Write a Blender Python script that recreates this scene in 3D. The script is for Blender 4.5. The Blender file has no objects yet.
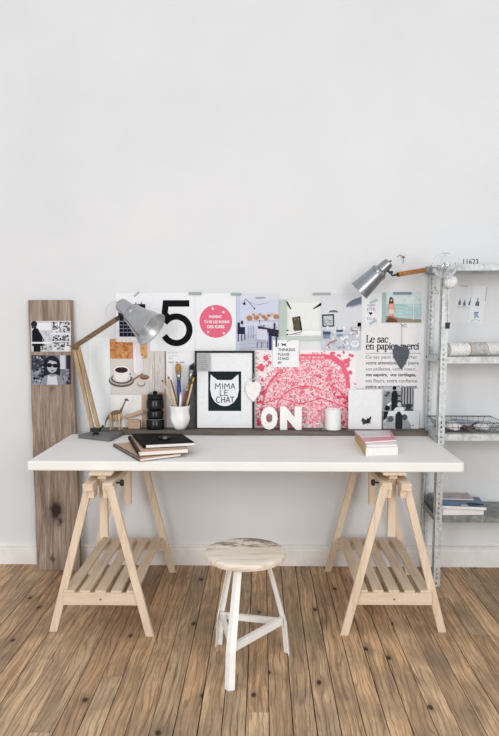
import bpy, bmesh, math, random
from mathutils import Vector, Matrix
rnd = random.Random(7)
S = bpy.context.scene
COL = S.collection
PI = math.pi

# ------------------------------------------------------------------ camera model
FPX = 667.0; H = 1.376
PITCH = math.atan(50.0/FPX); YAW = math.atan(12.5/FPX)
fw = Vector((-math.sin(YAW)*math.cos(PITCH), math.cos(YAW)*math.cos(PITCH), -math.sin(PITCH)))
rt = Vector((math.cos(YAW), math.sin(YAW), 0))
up = rt.cross(fw)
EYE = Vector((0, 0, H))
def ray(px, py): return fw + rt*((px-249.5)/FPX) - up*((py-368)/FPX)
def onY(px, py, Y):
    r = ray(px, py); return EYE + r*(Y/r.y)
def onZ(px, py, z):
    r = ray(px, py); return EYE + r*((z-H)/r.z)
def mpp(Y, px=250, py=368): return (onY(px+1, py, Y)-onY(px, py, Y)).length
cam = bpy.data.cameras.new('camera'); co = bpy.data.objects.new('camera', cam); COL.objects.link(co)
cam.sensor_width = 36; cam.sensor_fit = 'AUTO'; cam.lens = FPX/736*36
m = Matrix((rt, up, -fw)).transposed().to_4x4(); m.translation = EYE; co.matrix_world = m
cam.clip_start = .05; S.camera = co

WALL = 3.64; DESK = .75; LEDGE = .775
# ------------------------------------------------------------------ materials
def lin(v):
    v /= 255.0
    return v/12.92 if v <= .04045 else ((v+.055)/1.055)**2.4
def C(r, g, b): return (lin(r), lin(g), lin(b), 1)
MATS = {}
class NT:
    def __init__(s, name):
        s.m = bpy.data.materials.new(name); s.m.use_nodes = True; s.t = s.m.node_tree
        s.b = s.t.nodes['Principled BSDF']; MATS[name] = s.m
    def n(s, typ, **kw):
        n = s.t.nodes.new(typ)
        for k, v in kw.items(): setattr(n, k, v)
        return n
    def l(s, a, b): s.t.links.new(a, b)
    def coord(s, scale, out='Object'):
        tc = s.n('ShaderNodeTexCoord'); mp = s.n('ShaderNodeMapping'); mp.inputs['Scale'].default_value = scale
        s.l(tc.outputs[out], mp.inputs['Vector']); return mp.outputs['Vector']
    def noise(s, vec, scale, detail=6, rough=.6, dist=0):
        n = s.n('ShaderNodeTexNoise'); n.inputs['Scale'].default_value = scale; n.inputs['Detail'].default_value = detail
        n.inputs['Roughness'].default_value = rough; n.inputs['Distortion'].default_value = dist
        s.l(vec, n.inputs['Vector']); return n.outputs['Fac']
    def ramp(s, fac, stops):
        r = s.n('ShaderNodeValToRGB'); e = r.color_ramp.elements
        while len(e) < len(stops): e.new(.5)
        for i, (p, c) in enumerate(stops): e[i].position = p; e[i].color = c
        s.l(fac, r.inputs['Fac']); return r.outputs['Color']
    def mix(s, fac, a, b, typ='MIX'):
        n = s.n('ShaderNodeMix', data_type='RGBA', blend_type=typ)
        for i, v in ((0, fac), (6, a), (7, b)):
            if hasattr(v, 'is_linked') or isinstance(v, bpy.types.NodeSocket): s.l(v, n.inputs[i])
            else: n.inputs[i].default_value = v
        return n.outputs[2]
    def bump(s, h, strength, dist=.01):
        b = s.n('ShaderNodeBump'); b.inputs['Strength'].default_value = strength; b.inputs['Distance'].default_value = dist
        s.l(h, b.inputs['Height']); s.l(b.outputs['Normal'], s.b.inputs['Normal'])
    def col(s, c): s.l(c, s.b.inputs['Base Color'])
    def rough(s, v): s.b.inputs['Roughness'].default_value = v; return s

def plain(name, c, rough=.6, metal=0, var=.06, scale=30, bump=0, spec=.5):
    """a paint or plastic with faint procedural unevenness"""
    t = NT(name); f = t.noise(t.coord((1, 1, 1)), scale, 4)
    d = tuple(x*(1-var*2) for x in c[:3])+(1,); e = tuple(min(1, x*(1+var)) for x in c[:3])+(1,)
    t.col(t.ramp(f, [(.3, d), (.7, e)])); t.rough(rough); t.b.inputs['Metallic'].default_value = metal; t.b.inputs['Specular IOR Level'].default_value = spec
    if bump: t.bump(f, bump, .002)
    return t.m
def wood(name, c1, c2, c3, axis='z', grain=1.0, rough=.7, bump=.15):
    t = NT(name); sc = {'x': (1.2, 22, 22), 'y': (22, 1.2, 22), 'z': (22, 22, 1.2)}[axis]
    v = t.coord(tuple(a*grain for a in sc)); f = t.noise(v, 2.2, 8, .62, .6)
    g = t.noise(t.coord((2, 2, 2)), 3, 3)
    base = t.ramp(f, [(.25, c1), (.5, c2), (.75, c3)])
    t.col(t.mix(t.ramp(g, [(.3, (0, 0, 0, 1)), (.75, (.5, .5, .5, 1))]), base, c1)); t.rough(rough)
    t.bump(f, bump, .003); return t.m

wall_m = NT('wall_paint'); v = wall_m.coord((1, 1, 1)); f = wall_m.noise(v, 1.1, 5, .6)
wall_m.col(wall_m.ramp(f, [(.3, C(217, 218, 220)), (.7, C(226, 227, 228))])); wall_m.rough(.9)
wall_m.bump(wall_m.noise(v, 9, 6), .12, .01); WALLM = wall_m.m
plain('white_trim', C(236, 233, 230), .55, var=.05, scale=8)
plain('desk_white', C(234, 232, 229), .55, var=.015, scale=6, spec=.3)
plain('white_paint', C(240, 238, 234), .45, var=.04, scale=18)
plain('white_ceramic', C(240, 239, 237), .3, var=.02)
plain('plaster_white', C(238, 236, 233), .8, var=.05, scale=60, bump=.3)
plain('black_plastic', C(14, 14, 16), .4, var=.1, spec=.25)
plain('black_enamel', C(10, 10, 11), .2, var=.1, spec=.3)
plain('black_paper', C(28, 28, 30), .55, var=.15)
plain('paper_edge', C(234, 230, 226), .85, var=.03, scale=120)
plain('kraft', C(190, 160, 135), .8, var=.08, scale=70)
plain('slate', C(72, 80, 90), .6, var=.15, scale=25, bump=.2)
plain('base_slate', C(104, 105, 107), .55, var=.12, scale=25)
plain('bolt_black', C(30, 27, 25), .5, metal=.3)
plain('steel', C(170, 170, 172), .28, metal=1, var=.1, scale=12)
plain('bare_steel', C(140, 138, 134), .35, metal=1, var=.1)
plain('wire', C(92, 82, 76), .5, metal=.7, var=.2)
plain('string', C(165, 130, 95), .9)
plain('pale_string', C(205, 200, 195), .9)
plain('tape', C(150, 163, 168), .6, var=.05)
plain('blue_handle', C(38, 62, 120), .4)
plain('brown_handle', C(120, 80, 48), .5)
plain('cream_handle', C(214, 190, 160), .5)
plain('golden_bristle', C(178, 136, 72), .9, var=.25, scale=200)
plain('dark_bristle', C(28, 26, 30), .9, var=.2, scale=200)
plain('brass', C(190, 150, 90), .3, metal=.9)
plain('linen_blue', C(120, 130, 145), .9, var=.2, scale=50)
plain('lamp_inside', C(205, 210, 212), .35, metal=.6, var=.04)
plain('candle_glass_white', C(236, 236, 233), .25, var=.02)
plain('dark_gap', C(38, 28, 22), .95)
t = NT('galvanised'); v = t.coord((1, 1, 1)); f = t.noise(v, 38, 5, .7)
t.col(t.ramp(f, [(.3, C(160, 165, 165)), (.5, C(194, 199, 199)), (.7, C(216, 219, 219))])); t.rough(.5); t.b.inputs['Metallic'].default_value = .3
t.bump(f, .15, .002)
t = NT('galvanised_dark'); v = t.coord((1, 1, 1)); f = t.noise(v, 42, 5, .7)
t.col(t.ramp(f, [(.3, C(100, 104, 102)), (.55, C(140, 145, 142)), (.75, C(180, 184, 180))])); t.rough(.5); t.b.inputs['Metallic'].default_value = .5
t = NT('brushed_aluminium'); v = t.coord((1, 1, 1)); f = t.noise(v, 14, 6, .6)
t.col(t.ramp(f, [(.3, C(172, 172, 174)), (.7, C(190, 190, 192))])); t.rough(.26); t.b.inputs['Metallic'].default_value = .95
t = NT('grey_metal'); v = t.coord((1, 1, 1)); f = t.noise(v, 14, 6, .6)
t.col(t.ramp(f, [(.3, C(146, 151, 155)), (.7, C(164, 168, 172))])); t.rough(.27); t.b.inputs['Metallic'].default_value = .9
t = NT('clear_glass'); t.b.inputs['Transmission Weight'].default_value = 1; t.rough(.02); t.b.inputs['IOR'].default_value = 1.45
t.b.inputs['Base Color'].default_value = (.98, .99, 1, 1)
t = NT('cotton'); v = t.coord((1, 1, 1)); f = t.noise(v, 130, 3)
t.col(t.ramp(f, [(.35, C(205, 205, 214)), (.6, C(248, 248, 250))])); t.rough(.95); t.bump(f, .8, .004)
wood('pine_x', C(196, 172, 146), C(222, 202, 178), C(234, 218, 198), 'x', 1, .6, .25)
wood('pine_y', C(196, 172, 146), C(222, 202, 178), C(234, 218, 198), 'y', 1, .6, .25)
wood('pine_z', C(196, 172, 146), C(222, 202, 178), C(234, 218, 198), 'z', 1, .6, .25)
wood('lamp_oak', C(140, 112, 84), C(178, 150, 118), C(202, 178, 148), 'z', 1.5)
wood('dark_oak', C(88, 68, 48), C(116, 92, 66), C(136, 110, 82), 'x', 1.5)
wood('lamp_arm_wood', C(140, 88, 44), C(176, 118, 66), C(200, 146, 92), 'x', 2)
wood('ledge_wood', C(70, 62, 56), C(98, 88, 80), C(130, 118, 108), 'x', 1)
wood('bone_wood', C(150, 112, 70), C(206, 176, 134), C(228, 206, 170), 'z', 2)
# floor boards
t = NT('floor_boards')
at = t.n('ShaderNodeAttribute', attribute_name='rnd'); sep = t.n('ShaderNodeSeparateColor'); t.l(at.outputs['Color'], sep.inputs[0])
tc = t.n('ShaderNodeTexCoord'); ad = t.n('ShaderNodeVectorMath', operation='ADD')
cmb = t.n('ShaderNodeCombineXYZ')
for i, k in ((0, 3.0), (1, 17.0)):
    mm = t.n('ShaderNodeMath', operation='MULTIPLY'); mm.inputs[1].default_value = k
    t.l(sep.outputs[i], mm.inputs[0]); t.l(mm.outputs[0], cmb.inputs[i])
t.l(tc.outputs['Object'], ad.inputs[0]); t.l(cmb.outputs[0], ad.inputs[1])
def mp(vec, sc):
    q = t.n('ShaderNodeMapping'); q.inputs['Scale'].default_value = sc; t.l(vec, q.inputs['Vector']); return q.outputs['Vector']
wv = t.n('ShaderNodeVectorMath', operation='ADD'); lo = t.n('ShaderNodeTexNoise'); lo.inputs['Scale'].default_value = 1.0; lo.inputs['Detail'].default_value = 2
t.l(mp(ad.outputs[0], (5, 2.2, 1)), lo.inputs['Vector'])
sc_ = t.n('ShaderNodeVectorMath', operation='SCALE'); sc_.inputs['Scale'].default_value = .06; t.l(lo.outputs['Color'], sc_.inputs[0])
t.l(ad.outputs[0], wv.inputs[0]); t.l(sc_.outputs[0], wv.inputs[1])
grain = t.noise(mp(wv.outputs[0], (190, 5.5, 1)), 1, 12, .8)
rings = t.noise(mp(wv.outputs[0], (30, 1.3, 1)), 1, 3, .5, 1.2)
base = t.ramp(grain, [(.30, C(132, 104, 76)), (.41, C(204, 172, 138)), (.56, C(232, 202, 168)), (.70, C(248, 226, 198))])
base = t.mix(t.ramp(rings, [(.45, (0, 0, 0, 1)), (.66, (.6, .6, .6, 1))]), base, C(142, 114, 84))
crk = t.noise(mp(wv.outputs[0], (130, 2.2, 1)), 1, 4, .7)
base = t.mix(t.ramp(crk, [(.57, (0, 0, 0, 1)), (.65, (.8, .8, .8, 1))]), base, C(74, 58, 46))
tone = t.ramp(sep.outputs[2], [(0, C(200, 178, 158)), (.25, C(255, 240, 222)), (.5, C(222, 205, 186)), (.75, C(255, 250, 240)), (1, C(212, 206, 196))])
base = t.mix(.75, base, tone, 'MULTIPLY')
pt = t.noise(mp(ad.outputs[0], (1, 1, 1)), 2.6, 4, .6)
base = t.mix(t.ramp(pt, [(.42, (0, 0, 0, 1)), (.7, (.75, .75, .75, 1))]), base, C(122, 106, 88))
wa = t.n('ShaderNodeTexWave', wave_type='BANDS', bands_direction='X'); wa.inputs['Scale'].default_value = 14; wa.inputs['Distortion'].default_value = 9; wa.inputs['Detail'].default_value = 3; wa.inputs['Detail Scale'].default_value = 1.6
t.l(mp(wv.outputs[0], (1, .13, 1)), wa.inputs['Vector'])
base = t.mix(t.ramp(wa.outputs['Fac'], [(.0, (.5, .5, .5, 1)), (.16, (0, 0, 0, 1))]), base, C(104, 76, 52))
st1 = t.noise(mp(ad.outputs[0], (9, 2.6, 1)), 1, 7, .7)
base = t.mix(t.ramp(st1, [(.55, (0, 0, 0, 1)), (.70, (.6, .6, .6, 1))]), base, C(116, 98, 78))
vo = t.n('ShaderNodeTexVoronoi', voronoi_dimensions='2D'); vo.inputs['Scale'].default_value = 1; t.l(mp(wv.outputs[0], (6.5, 3.6, 1)), vo.inputs['Vector'])
kn = t.ramp(vo.outputs['Distance'], [(.035, (1, 1, 1, 1)), (.055, (.8, .8, .8, 1)), (.07, (.4, .4, .4, 1)), (.13, (.2, .2, .2, 1)), (.30, (0, 0, 0, 1))])
ks = t.n('ShaderNodeSeparateColor'); t.l(vo.outputs['Color'], ks.inputs[0])
kr = t.n('ShaderNodeMath', operation='GREATER_THAN'); kr.inputs[1].default_value = .66; t.l(ks.outputs[0], kr.inputs[0])
km = t.n('ShaderNodeMath', operation='MULTIPLY'); kb = t.n('ShaderNodeRGBToBW'); t.l(kn, kb.inputs[0]); t.l(kb.outputs[0], km.inputs[0]); t.l(kr.outputs[0], km.inputs[1])
base = t.mix(km.outputs[0], base, C(52, 38, 28))
t.col(base); t.rough(.62); t.bump(grain, .25, .003)
# weathered plank with one dark knot
t = NT('weathered_plank'); v = t.coord((26, 26, 1.1)); f = t.noise(v, 2.0, 8, .65, .8)
g = t.noise(t.coord((1.5, 1.5, 1.2)), 3, 4)
base = t.ramp(f, [(.28, C(80, 66, 56)), (.43, C(136, 118, 104)), (.58, C(168, 150, 135)), (.75, C(202, 186, 171))])
base = t.mix(t.ramp(g, [(.4, (0, 0, 0, 1)), (.7, (.6, .6, .6, 1))]), base, C(120, 104, 94))
def spot(base, c, r, dark, amp=.03):
    tc = t.n('ShaderNodeTexCoord'); nn = t.n('ShaderNodeTexNoise'); nn.inputs['Scale'].default_value = 40; t.l(tc.outputs['Object'], nn.inputs['Vector'])
    s1 = t.n('ShaderNodeVectorMath', operation='SCALE'); s1.inputs['Scale'].default_value = amp; t.l(nn.outputs['Color'], s1.inputs[0])
    a = t.n('ShaderNodeVectorMath', operation='ADD'); t.l(tc.outputs['Object'], a.inputs[0]); t.l(s1.outputs[0], a.inputs[1])
    mpn = t.n('ShaderNodeMapping'); mpn.inputs['Scale'].default_value = (1, 0, .6); t.l(a.outputs[0], mpn.inputs['Vector'])
    d = t.n('ShaderNodeVectorMath', operation='DISTANCE'); t.l(mpn.outputs[0], d.inputs[0]); d.inputs[1].default_value = (c[0]+amp/2, 0, (c[1]+amp/2)*.6)
    k = t.ramp(d.outputs['Value'], [(r*.55, (1, 1, 1, 1)), (r, (.45, .45, .45, 1)), (r*2.0, (0, 0, 0, 1))])
    return t.mix(k, base, dark)
KNOTS = t
plank_base = base
# seat of the stool
t2 = NT('worn_seat'); v = t2.coord((3, 26, 26)); f = t2.noise(v, 2, 8, .6, .5)
base2 = t2.ramp(f, [(.25, C(190, 172, 152)), (.5, C(224, 212, 196)), (.75, C(238, 229, 217))])
g2 = t2.noise(t2.coord((9, 22, 9)), 1.1, 6, .75, .3)
grad = t2.n('ShaderNodeSeparateXYZ'); tcs = t2.n('ShaderNodeTexCoord'); t2.l(tcs.outputs['Object'], grad.inputs[0])
ma = t2.n('ShaderNodeMath', operation='MULTIPLY_ADD'); ma.inputs[1].default_value = 1.5; ma.inputs[2].default_value = -.085; t2.l(grad.outputs[1], ma.inputs[0])
mb_ = t2.n('ShaderNodeMath', operation='ADD'); t2.l(g2, mb_.inputs[0]); t2.l(ma.outputs[0], mb_.inputs[1])
t2.col(t2.mix(t2.ramp(mb_.outputs[0], [(.5, (0, 0, 0, 1)), (.6, (.8, .8, .8, 1))]), base2, C(96, 72, 54))); t2.rough(.6); t2.bump(f, .2, .002)
# printed paper: the colour of each printed patch is stored on the sheet
t = NT('printed_paper'); a = t.n('ShaderNodeAttribute', attribute_name='ink'); f = t.noise(t.coord((1, 1, 1)), 60, 3)
t.col(t.mix(.08, a.outputs['Color'], t.ramp(f, [(.3, (.3, .3, .3, 1)), (.7, (1, 1, 1, 1))]), 'MULTIPLY')); t.rough(.7); t.b.inputs['Specular IOR Level'].default_value = .12
# roll of maps
t = NT('map_paper'); v = t.coord((1, 1, 1)); n1 = t.n('ShaderNodeTexVoronoi', feature='DISTANCE_TO_EDGE'); n1.inputs['Scale'].default_value = 60; t.l(v, n1.inputs['Vector'])
t.col(t.mix(t.ramp(n1.outputs['Distance'], [(.02, (.45, .45, .45, 1)), (.09, (0, 0, 0, 1))]), C(232, 229, 224), C(150, 152, 158))); t.rough(.8)

# ------------------------------------------------------------------ mesh helpers
def basis(d):
    d = d.normalized(); u = d.cross(Vector((0, 0, 1)))
    if u.length < 1e-3: u = Vector((1, 0, 0))
    u.normalize(); return u, u.cross(d).normalized()*-1
ORIG = {}
class MB:
    def __init__(s): s.bm = bmesh.new()
    def box(s, a, b, M=None):
        x0, y0, z0 = a; x1, y1, z1 = b
        vs = [s.bm.verts.new(M @ Vector(p) if M else p) for p in ((x0,y0,z0),(x1,y0,z0),(x1,y1,z0),(x0,y1,z0),(x0,y0,z1),(x1,y0,z1),(x1,y1,z1),(x0,y1,z1))]
        for f in ((0,3,2,1),(4,5,6,7),(0,1,5,4),(1,2,6,5),(2,3,7,6),(3,0,4,7)): s.bm.faces.new([vs[i] for i in f])
        return s
    def bar(s, p, q, w, t, side=None):
        """square bar p->q, w along 'side' direction, t across"""
        p, q = Vector(p), Vector(q); d = (q-p).normalized(); a = Vector(side) if side else basis(d)[0]
        a = (a-d*a.dot(d)).normalized(); b = d.cross(a).normalized()
        vs = [s.bm.verts.new(o+a*(i*w/2)+b*(j*t/2)) for o in (p, q) for i, j in ((-1,-1),(1,-1),(1,1),(-1,1))]
        for f in ((0,3,2,1),(4,5,6,7),(0,1,5,4),(1,2,6,5),(2,3,7,6),(3,0,4,7)): s.bm.faces.new([vs[i] for i in f])
        return s
    def lathe(s, prof, o, d=(0,0,1), n=32, caps=True):
        o, d = Vector(o), Vector(d).normalized(); u, w = basis(d); rings = []
        for r, h in prof:
            rings.append([s.bm.verts.new(o+d*h+(u*math.cos(2*PI*i/n)+w*math.sin(2*PI*i/n))*max(r, 1e-5)) for i in range(n)])
        for a, b in zip(rings, rings[1:]):
            for i in range(n): s.bm.faces.new((a[i], a[(i+1)%n], b[(i+1)%n], b[i]))
        if caps: s.bm.faces.new(rings[0][::-1]); s.bm.faces.new(rings[-1])
        return s
    def tube(s, pts, r, n=8, closed=False):
        pts = [Vector(p) for p in pts]; rings = []; N = len(pts)
        rr = r if isinstance(r, (list, tuple)) else [r]*N
        pu = None
        for i, p in enumerate(pts):
            a = pts[(i-1) % N] if closed or i else p; b = pts[(i+1) % N] if closed or i < N-1 else p
            d = (b-a).normalized()
            if pu is None: pu = basis(d)[0]
            pu = (pu-d*pu.dot(d)).normalized(); w = d.cross(pu)
            rings.append([s.bm.verts.new(p+(pu*math.cos(2*PI*k/n)+w*math.sin(2*PI*k/n))*rr[i]) for k in range(n)])
        pr = list(zip(rings, rings[1:]))+([(rings[-1], rings[0])] if closed else [])
        for a, b in pr:
            for k in range(n): s.bm.faces.new((a[k], a[(k+1)%n], b[(k+1)%n], b[k]))
        if not closed: s.bm.faces.new(rings[0][::-1]); s.bm.faces.new(rings[-1])
        return s
    def prism(s, pts, off):
        """polygon (list of Vectors) pushed along off"""
        off = Vector(off); a = [s.bm.verts.new(p) for p in pts]; b = [s.bm.verts.new(Vector(p)+off) for p in pts]; n = len(a)
        s.bm.faces.new(a); s.bm.faces.new(b[::-1])
        for i in range(n): s.bm.faces.new((a[i], b[i], b[(i+1)%n], a[(i+1)%n]))
        return s
    def ball(s, o, r, sc=(1,1,1), n=16):
        M = Matrix.Translation(o) @ Matrix.Diagonal((*[r*k for k in sc], 1))
        bmesh.ops.create_uvsphere(s.bm, u_segments=n*2, v_segments=n, radius=1, matrix=M); return s
    def build(s, name, mat, parent=None, bevel=0, smooth=False, sub=0, origin=None, tri=False):
        bmesh.ops.recalc_face_normals(s.bm, faces=s.bm.faces)
        if tri: bmesh.ops.triangulate(s.bm, faces=[f for f in s.bm.faces if len(f.verts) > 4])
        if parent is not None: o = ORIG[parent.name]
        elif origin is not None: o = Vector(origin)
        else:
            vs = [v.co for v in s.bm.verts]
            o = Vector(((min(v.x for v in vs)+max(v.x for v in vs))/2, (min(v.y for v in vs)+max(v.y for v in vs))/2, min(v.z for v in vs)))
        bmesh.ops.translate(s.bm, verts=s.bm.verts, vec=-o)
        me = bpy.data.meshes.new(name); s.bm.to_mesh(me); s.bm.free()
        ob = bpy.data.objects.new(name, me); COL.objects.link(ob); ORIG[ob.name] = o
        me.materials.append(MATS[mat] if isinstance(mat, str) else mat)
        if parent is not None: ob.parent = parent
        else: ob.location = o
        if smooth:
            for p in me.polygons: p.use_smooth = True
        if bevel:
            b = ob.modifiers.new('bevel', 'BEVEL'); b.width = bevel; b.segments = 2; b.limit_method = 'ANGLE'; b.angle_limit = .7
        if sub:
            u = ob.modifiers.new('sub', 'SUBSURF'); u.levels = sub; u.render_levels = sub
        if smooth == 'angle':
            me.set_sharp_from_angle(angle=.6)
        return ob
def tag(o, label, cat, group=None):
    o['label'] = label; o['category'] = cat
    if group: o['group'] = group
    return o
def struct(o): o['kind'] = 'structure'; return o
def thing(name, label, cat, loc, group=None):
    o = bpy.data.objects.new(name, None); o.empty_display_size = .05; COL.objects.link(o); o.location = loc; ORIG[o.name] = Vector(loc)
    return tag(o, label, cat, group)

_tc = {}
def text_mesh(s, bold=0):
    if (s, bold) in _tc: return _tc[(s, bold)]
    cu = bpy.data.curves.new('t', 'FONT'); cu.body = s; cu.size = 1; cu.offset = bold; cu.fill_mode = 'BOTH'; cu.resolution_u = 3
    ob = bpy.data.objects.new('t', cu); COL.objects.link(ob); dg = bpy.context.evaluated_depsgraph_get(); dg.update()
    me = bpy.data.meshes.new_from_object(ob.evaluated_get(dg)); vs = [v.co.copy() for v in me.vertices]; fs = [tuple(p.vertices) for p in me.polygons]
    bpy.data.objects.remove(ob); bpy.data.curves.remove(cu); bpy.data.meshes.remove(me)
    _tc[(s, bold)] = (vs, fs); return vs, fs

class Art:
    """a flat sheet at its real place; coordinates inside it run in photo-sized units, x right, y down"""
    def __init__(s, x0, y0, x1, y1, Y, base=C(238,238,238), rot=0, lean=0, thick=.0008, nobase=False):
        s.bm = bmesh.new(); s.L = s.bm.loops.layers.float_color.new('ink')
        s.cx, s.cy = (x0+x1)/2, (y0+y1)/2; s.o = onY(s.cx, s.cy, Y); s.k = mpp(Y, s.cx, s.cy)
        R = Matrix.Rotation(math.radians(rot), 3, 'Y'); R = Matrix.Rotation(math.radians(-lean), 3, 'X') @ R
        s.R = R; s.n = 0; s.base = base; s.bd = (x0, y0, x1, y1); s.t = thick
        if not nobase:
            vs = [s.bm.verts.new(s.p(x, y, z)) for z in (-thick, 0) for x, y in ((x0,y0),(x0,y1),(x1,y1),(x1,y0))]
            for f in ((0,3,2,1),(4,5,6,7),(0,1,5,4),(1,2,6,5),(2,3,7,6),(3,0,4,7)): s.face([vs[i] for i in f], base)
    def p(s, x, y, z=0): return s.o + s.R @ Vector(((x-s.cx)*s.k, -z, -(y-s.cy)*s.k))
    def face(s, vs, c):
        try: f = s.bm.faces.new(vs)
        except ValueError: return
        for l in f.loops: l[s.L] = c
    def z(s): s.n += 1; return .00012*s.n
    def same(s): s.n -= 1; return s
    def poly(s, pts, c):
        z = s.z(); s.face([s.bm.verts.new(s.p(x, y, z)) for x, y in pts][::-1], c); return s
    def rect(s, x0, y0, x1, y1, c): return s.poly([(x0,y0),(x1,y0),(x1,y1),(x0,y1)], c)
    def ell(s, x, y, rx, ry, c, n=28, a=0):
        ca, sa = math.cos(a), math.sin(a)
        return s.poly([(x+rx*math.cos(2*PI*i/n)*ca-ry*math.sin(2*PI*i/n)*sa, y+rx*math.cos(2*PI*i/n)*sa+ry*math.sin(2*PI*i/n)*ca) for i in range(n)], c)
    def line(s, pts, w, c, nib=None):
        z = s.z()
        for i in range(len(pts)-1):
            (ax, ay), (bx, by) = pts[i], pts[i+1]; dx, dy = bx-ax, by-ay; L = math.hypot(dx, dy) or 1e-6
            ww = w if nib is None else nib+(w-nib)*abs(dy)/L
            nx, ny = -dy/L*ww/2, dx/L*ww/2; ex, ey = dx/L*ww*.25, dy/L*ww*.25
            q = [(ax+nx-ex,ay+ny-ey),(bx+nx+ex,by+ny+ey),(bx-nx+ex,by-ny+ey),(ax-nx-ex,ay-ny-ey)]
            s.face([s.bm.verts.new(s.p(x, y, z+.000004*(i % 9))) for x, y in q], c)
        return s
    def arc(s, x, y, r, a0, a1, w, c, n=20, ry=None):
        ry = ry or r
        return s.line([(x+r*math.cos(math.radians(a0+(a1-a0)*i/n)), y-ry*math.sin(math.radians(a0+(a1-a0)*i/n))) for i in range(n+1)], w, c)
    def text(s, st, x0, y0, x1, y1, c, bold=0, rot=0):
        vs, fs = text_mesh(st, bold)
        ax, bx = min(v.x for v in vs), max(v.x for v in vs); ay, by = min(v.y for v in vs), max(v.y for v in vs); z = s.z()
        bv = [s.bm.verts.new(s.p(x0+(v.x-ax)/(bx-ax)*(x1-x0), y1-(v.y-ay)/(by-ay)*(y1-y0), z)) for v in vs]
        for f in fs: s.face([bv[i] for i in f], c)
        return s
    def rand(s, box, n, smin, smax, cols, r=rnd, ang=False):
        x0, y0, x1, y1 = box
        for _ in range(n):
            x, y = r.uniform(x0, x1), r.uniform(y0, y1); a, b = r.uniform(smin, smax), r.uniform(smin, smax)
            th = r.uniform(0, PI)
            k = r.randint(4, 7); x = min(max(x, x0+a), x1-a); y = min(max(y, y0+a), y1-a)
            s.poly([(min(max(x+a*math.cos(th+2*PI*i/k)*r.uniform(.6, 1), x0), x1), min(max(y+b*math.sin(th+2*PI*i/k)*r.uniform(.6, 1), y0), y1)) for i in range(k)], r.choice(cols))
            s.n -= .8
        s.n = int(s.n)+1
        return s
    def build(s, name, parent=None):
        o = ORIG[parent.name] if parent is not None else s.p((s.bd[0]+s.bd[2])/2, s.bd[3])
        bmesh.ops.translate(s.bm, verts=s.bm.verts, vec=-o)
        me = bpy.data.meshes.new(name); s.bm.to_mesh(me); s.bm.free(); ob = bpy.data.objects.new(name, me); COL.objects.link(ob)
        ORIG[ob.name] = o.copy(); me.materials.append(MATS['printed_paper'])
        if parent is not None: ob.parent = parent
        else: ob.location = o
        return ob
def tape(parent, x, y, w, h, Y, rot=0, c=C(160,172,176)):
    a = Art(x-w/2, y-h/2, x+w/2, y+h/2, Y, c, rot=rot, thick=.0004); return a.build('tape', parent)

# ------------------------------------------------------------------ room
b = MB(); b.box((-4, WALL, 0), (4, WALL+.15, 3.4)); struct(b.build('wall_back', WALLM))
bm = bmesh.new(); Lr = bm.loops.layers.float_color.new('rnd'); fr = random.Random(11)
BW = .0800; x = -3.2; XOFF = onZ(342, 735, 0).x % BW
x = XOFF - 40*BW
while x < 3.2:
    w = BW; y = -1.2+fr.uniform(-2, 0)
    while y < WALL+.02:
        y2 = y+fr.uniform(2.2, 4.5)
        y2 = min(y2, WALL+.02) ; g = .0011+fr.random()*.0009
        if y2 > -1.2:
            c = (fr.random(), fr.random(), fr.random(), 1); dz = fr.uniform(-.0008, .0008)
            ya, yb = y+.0006, y2-.0006
            P = [(x+g, ya), (x+w-g, ya), (x+w-g, yb), (x+g, yb)]
            tp = [bm.verts.new((px, py, dz)) for px, py in P]; bt = [bm.verts.new((px, py, -.02)) for px, py in P]
            for f in [tp]+[[tp[i], bt[i], bt[(i+1) % 4], tp[(i+1) % 4]] for i in range(4)]:
                ff = bm.faces.new(f)
                for l in ff.loops: l[Lr] = c
        y = y2
    x += w
for a in (((-4,-1.5,-.0202),(4,WALL+.05,-.0202)),):
    q = [bm.verts.new(p) for p in ((-4,-1.5,-.018),(4,-1.5,-.018),(4,WALL+.05,-.018),(-4,WALL+.05,-.018))]; sf = bm.faces.new(q); sf.material_index = 1
bmesh.ops.recalc_face_normals(bm, faces=bm.faces)
me = bpy.data.meshes.new('floor'); bm.to_mesh(me); bm.free(); fo = bpy.data.objects.new('floor', me); COL.objects.link(fo)
me.materials.append(MATS['floor_boards']); me.materials.append(MATS['dark_gap']); struct(fo)
b = MB(); prof = [(0,0),(-.020,0),(-.020,.088),(-.015,.092),(-.015,.098),(-.023,.101),(-.023,.108),(-.014,.114),(0,.118)]
b.prism([Vector((-4, WALL+p, q)) for p, q in prof], (8, 0, 0)); struct(b.build('baseboard_back', 'white_trim', bevel=.001))

# ------------------------------------------------------------------ leaning plank
pl, pr = onY(28, 300, 3.60), onY(71, 300, 3.60); ql, qr = onY(37, 571, 3.53), onY(80, 571, 3.53)
b = MB(); zt = pl.z; th = .042; n = 14; pts = []
rr = random.Random(3)
for i in range(n+1):
    f = i/n; e = rr.uniform(-.0025, .0025); pts.append((ql.x+(pl.x-ql.x)*f+e, f))
ptr = [(qr.x+(pr.x-qr.x)*f+rr.uniform(-.0025, .0025), f) for f in [i/n for i in range(n+1)]]
grid = []
for (xl, f), (xr, _) in zip(pts, ptr):
    Y = 3.530+(3.596-3.530)*f; z = zt*f
    grid.append([b.bm.verts.new((xl, Y, z)), b.bm.verts.new((xr, Y, z)), b.bm.verts.new((xr, Y+th, z)), b.bm.verts.new((xl, Y+th, z))])
for a, c in zip(grid, grid[1:]):
    for i in range(4): b.bm.faces.new((a[i], a[(i+1) % 4], c[(i+1) % 4], c[i]))
b.bm.faces.new(grid[0]); b.bm.faces.new(grid[-1])
plank = b.build('wooden_plank', 'weathered_plank', bevel=.003)
tag(plank, 'tall weathered wooden plank leaning against the wall left of the desk', 'plank')
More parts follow.
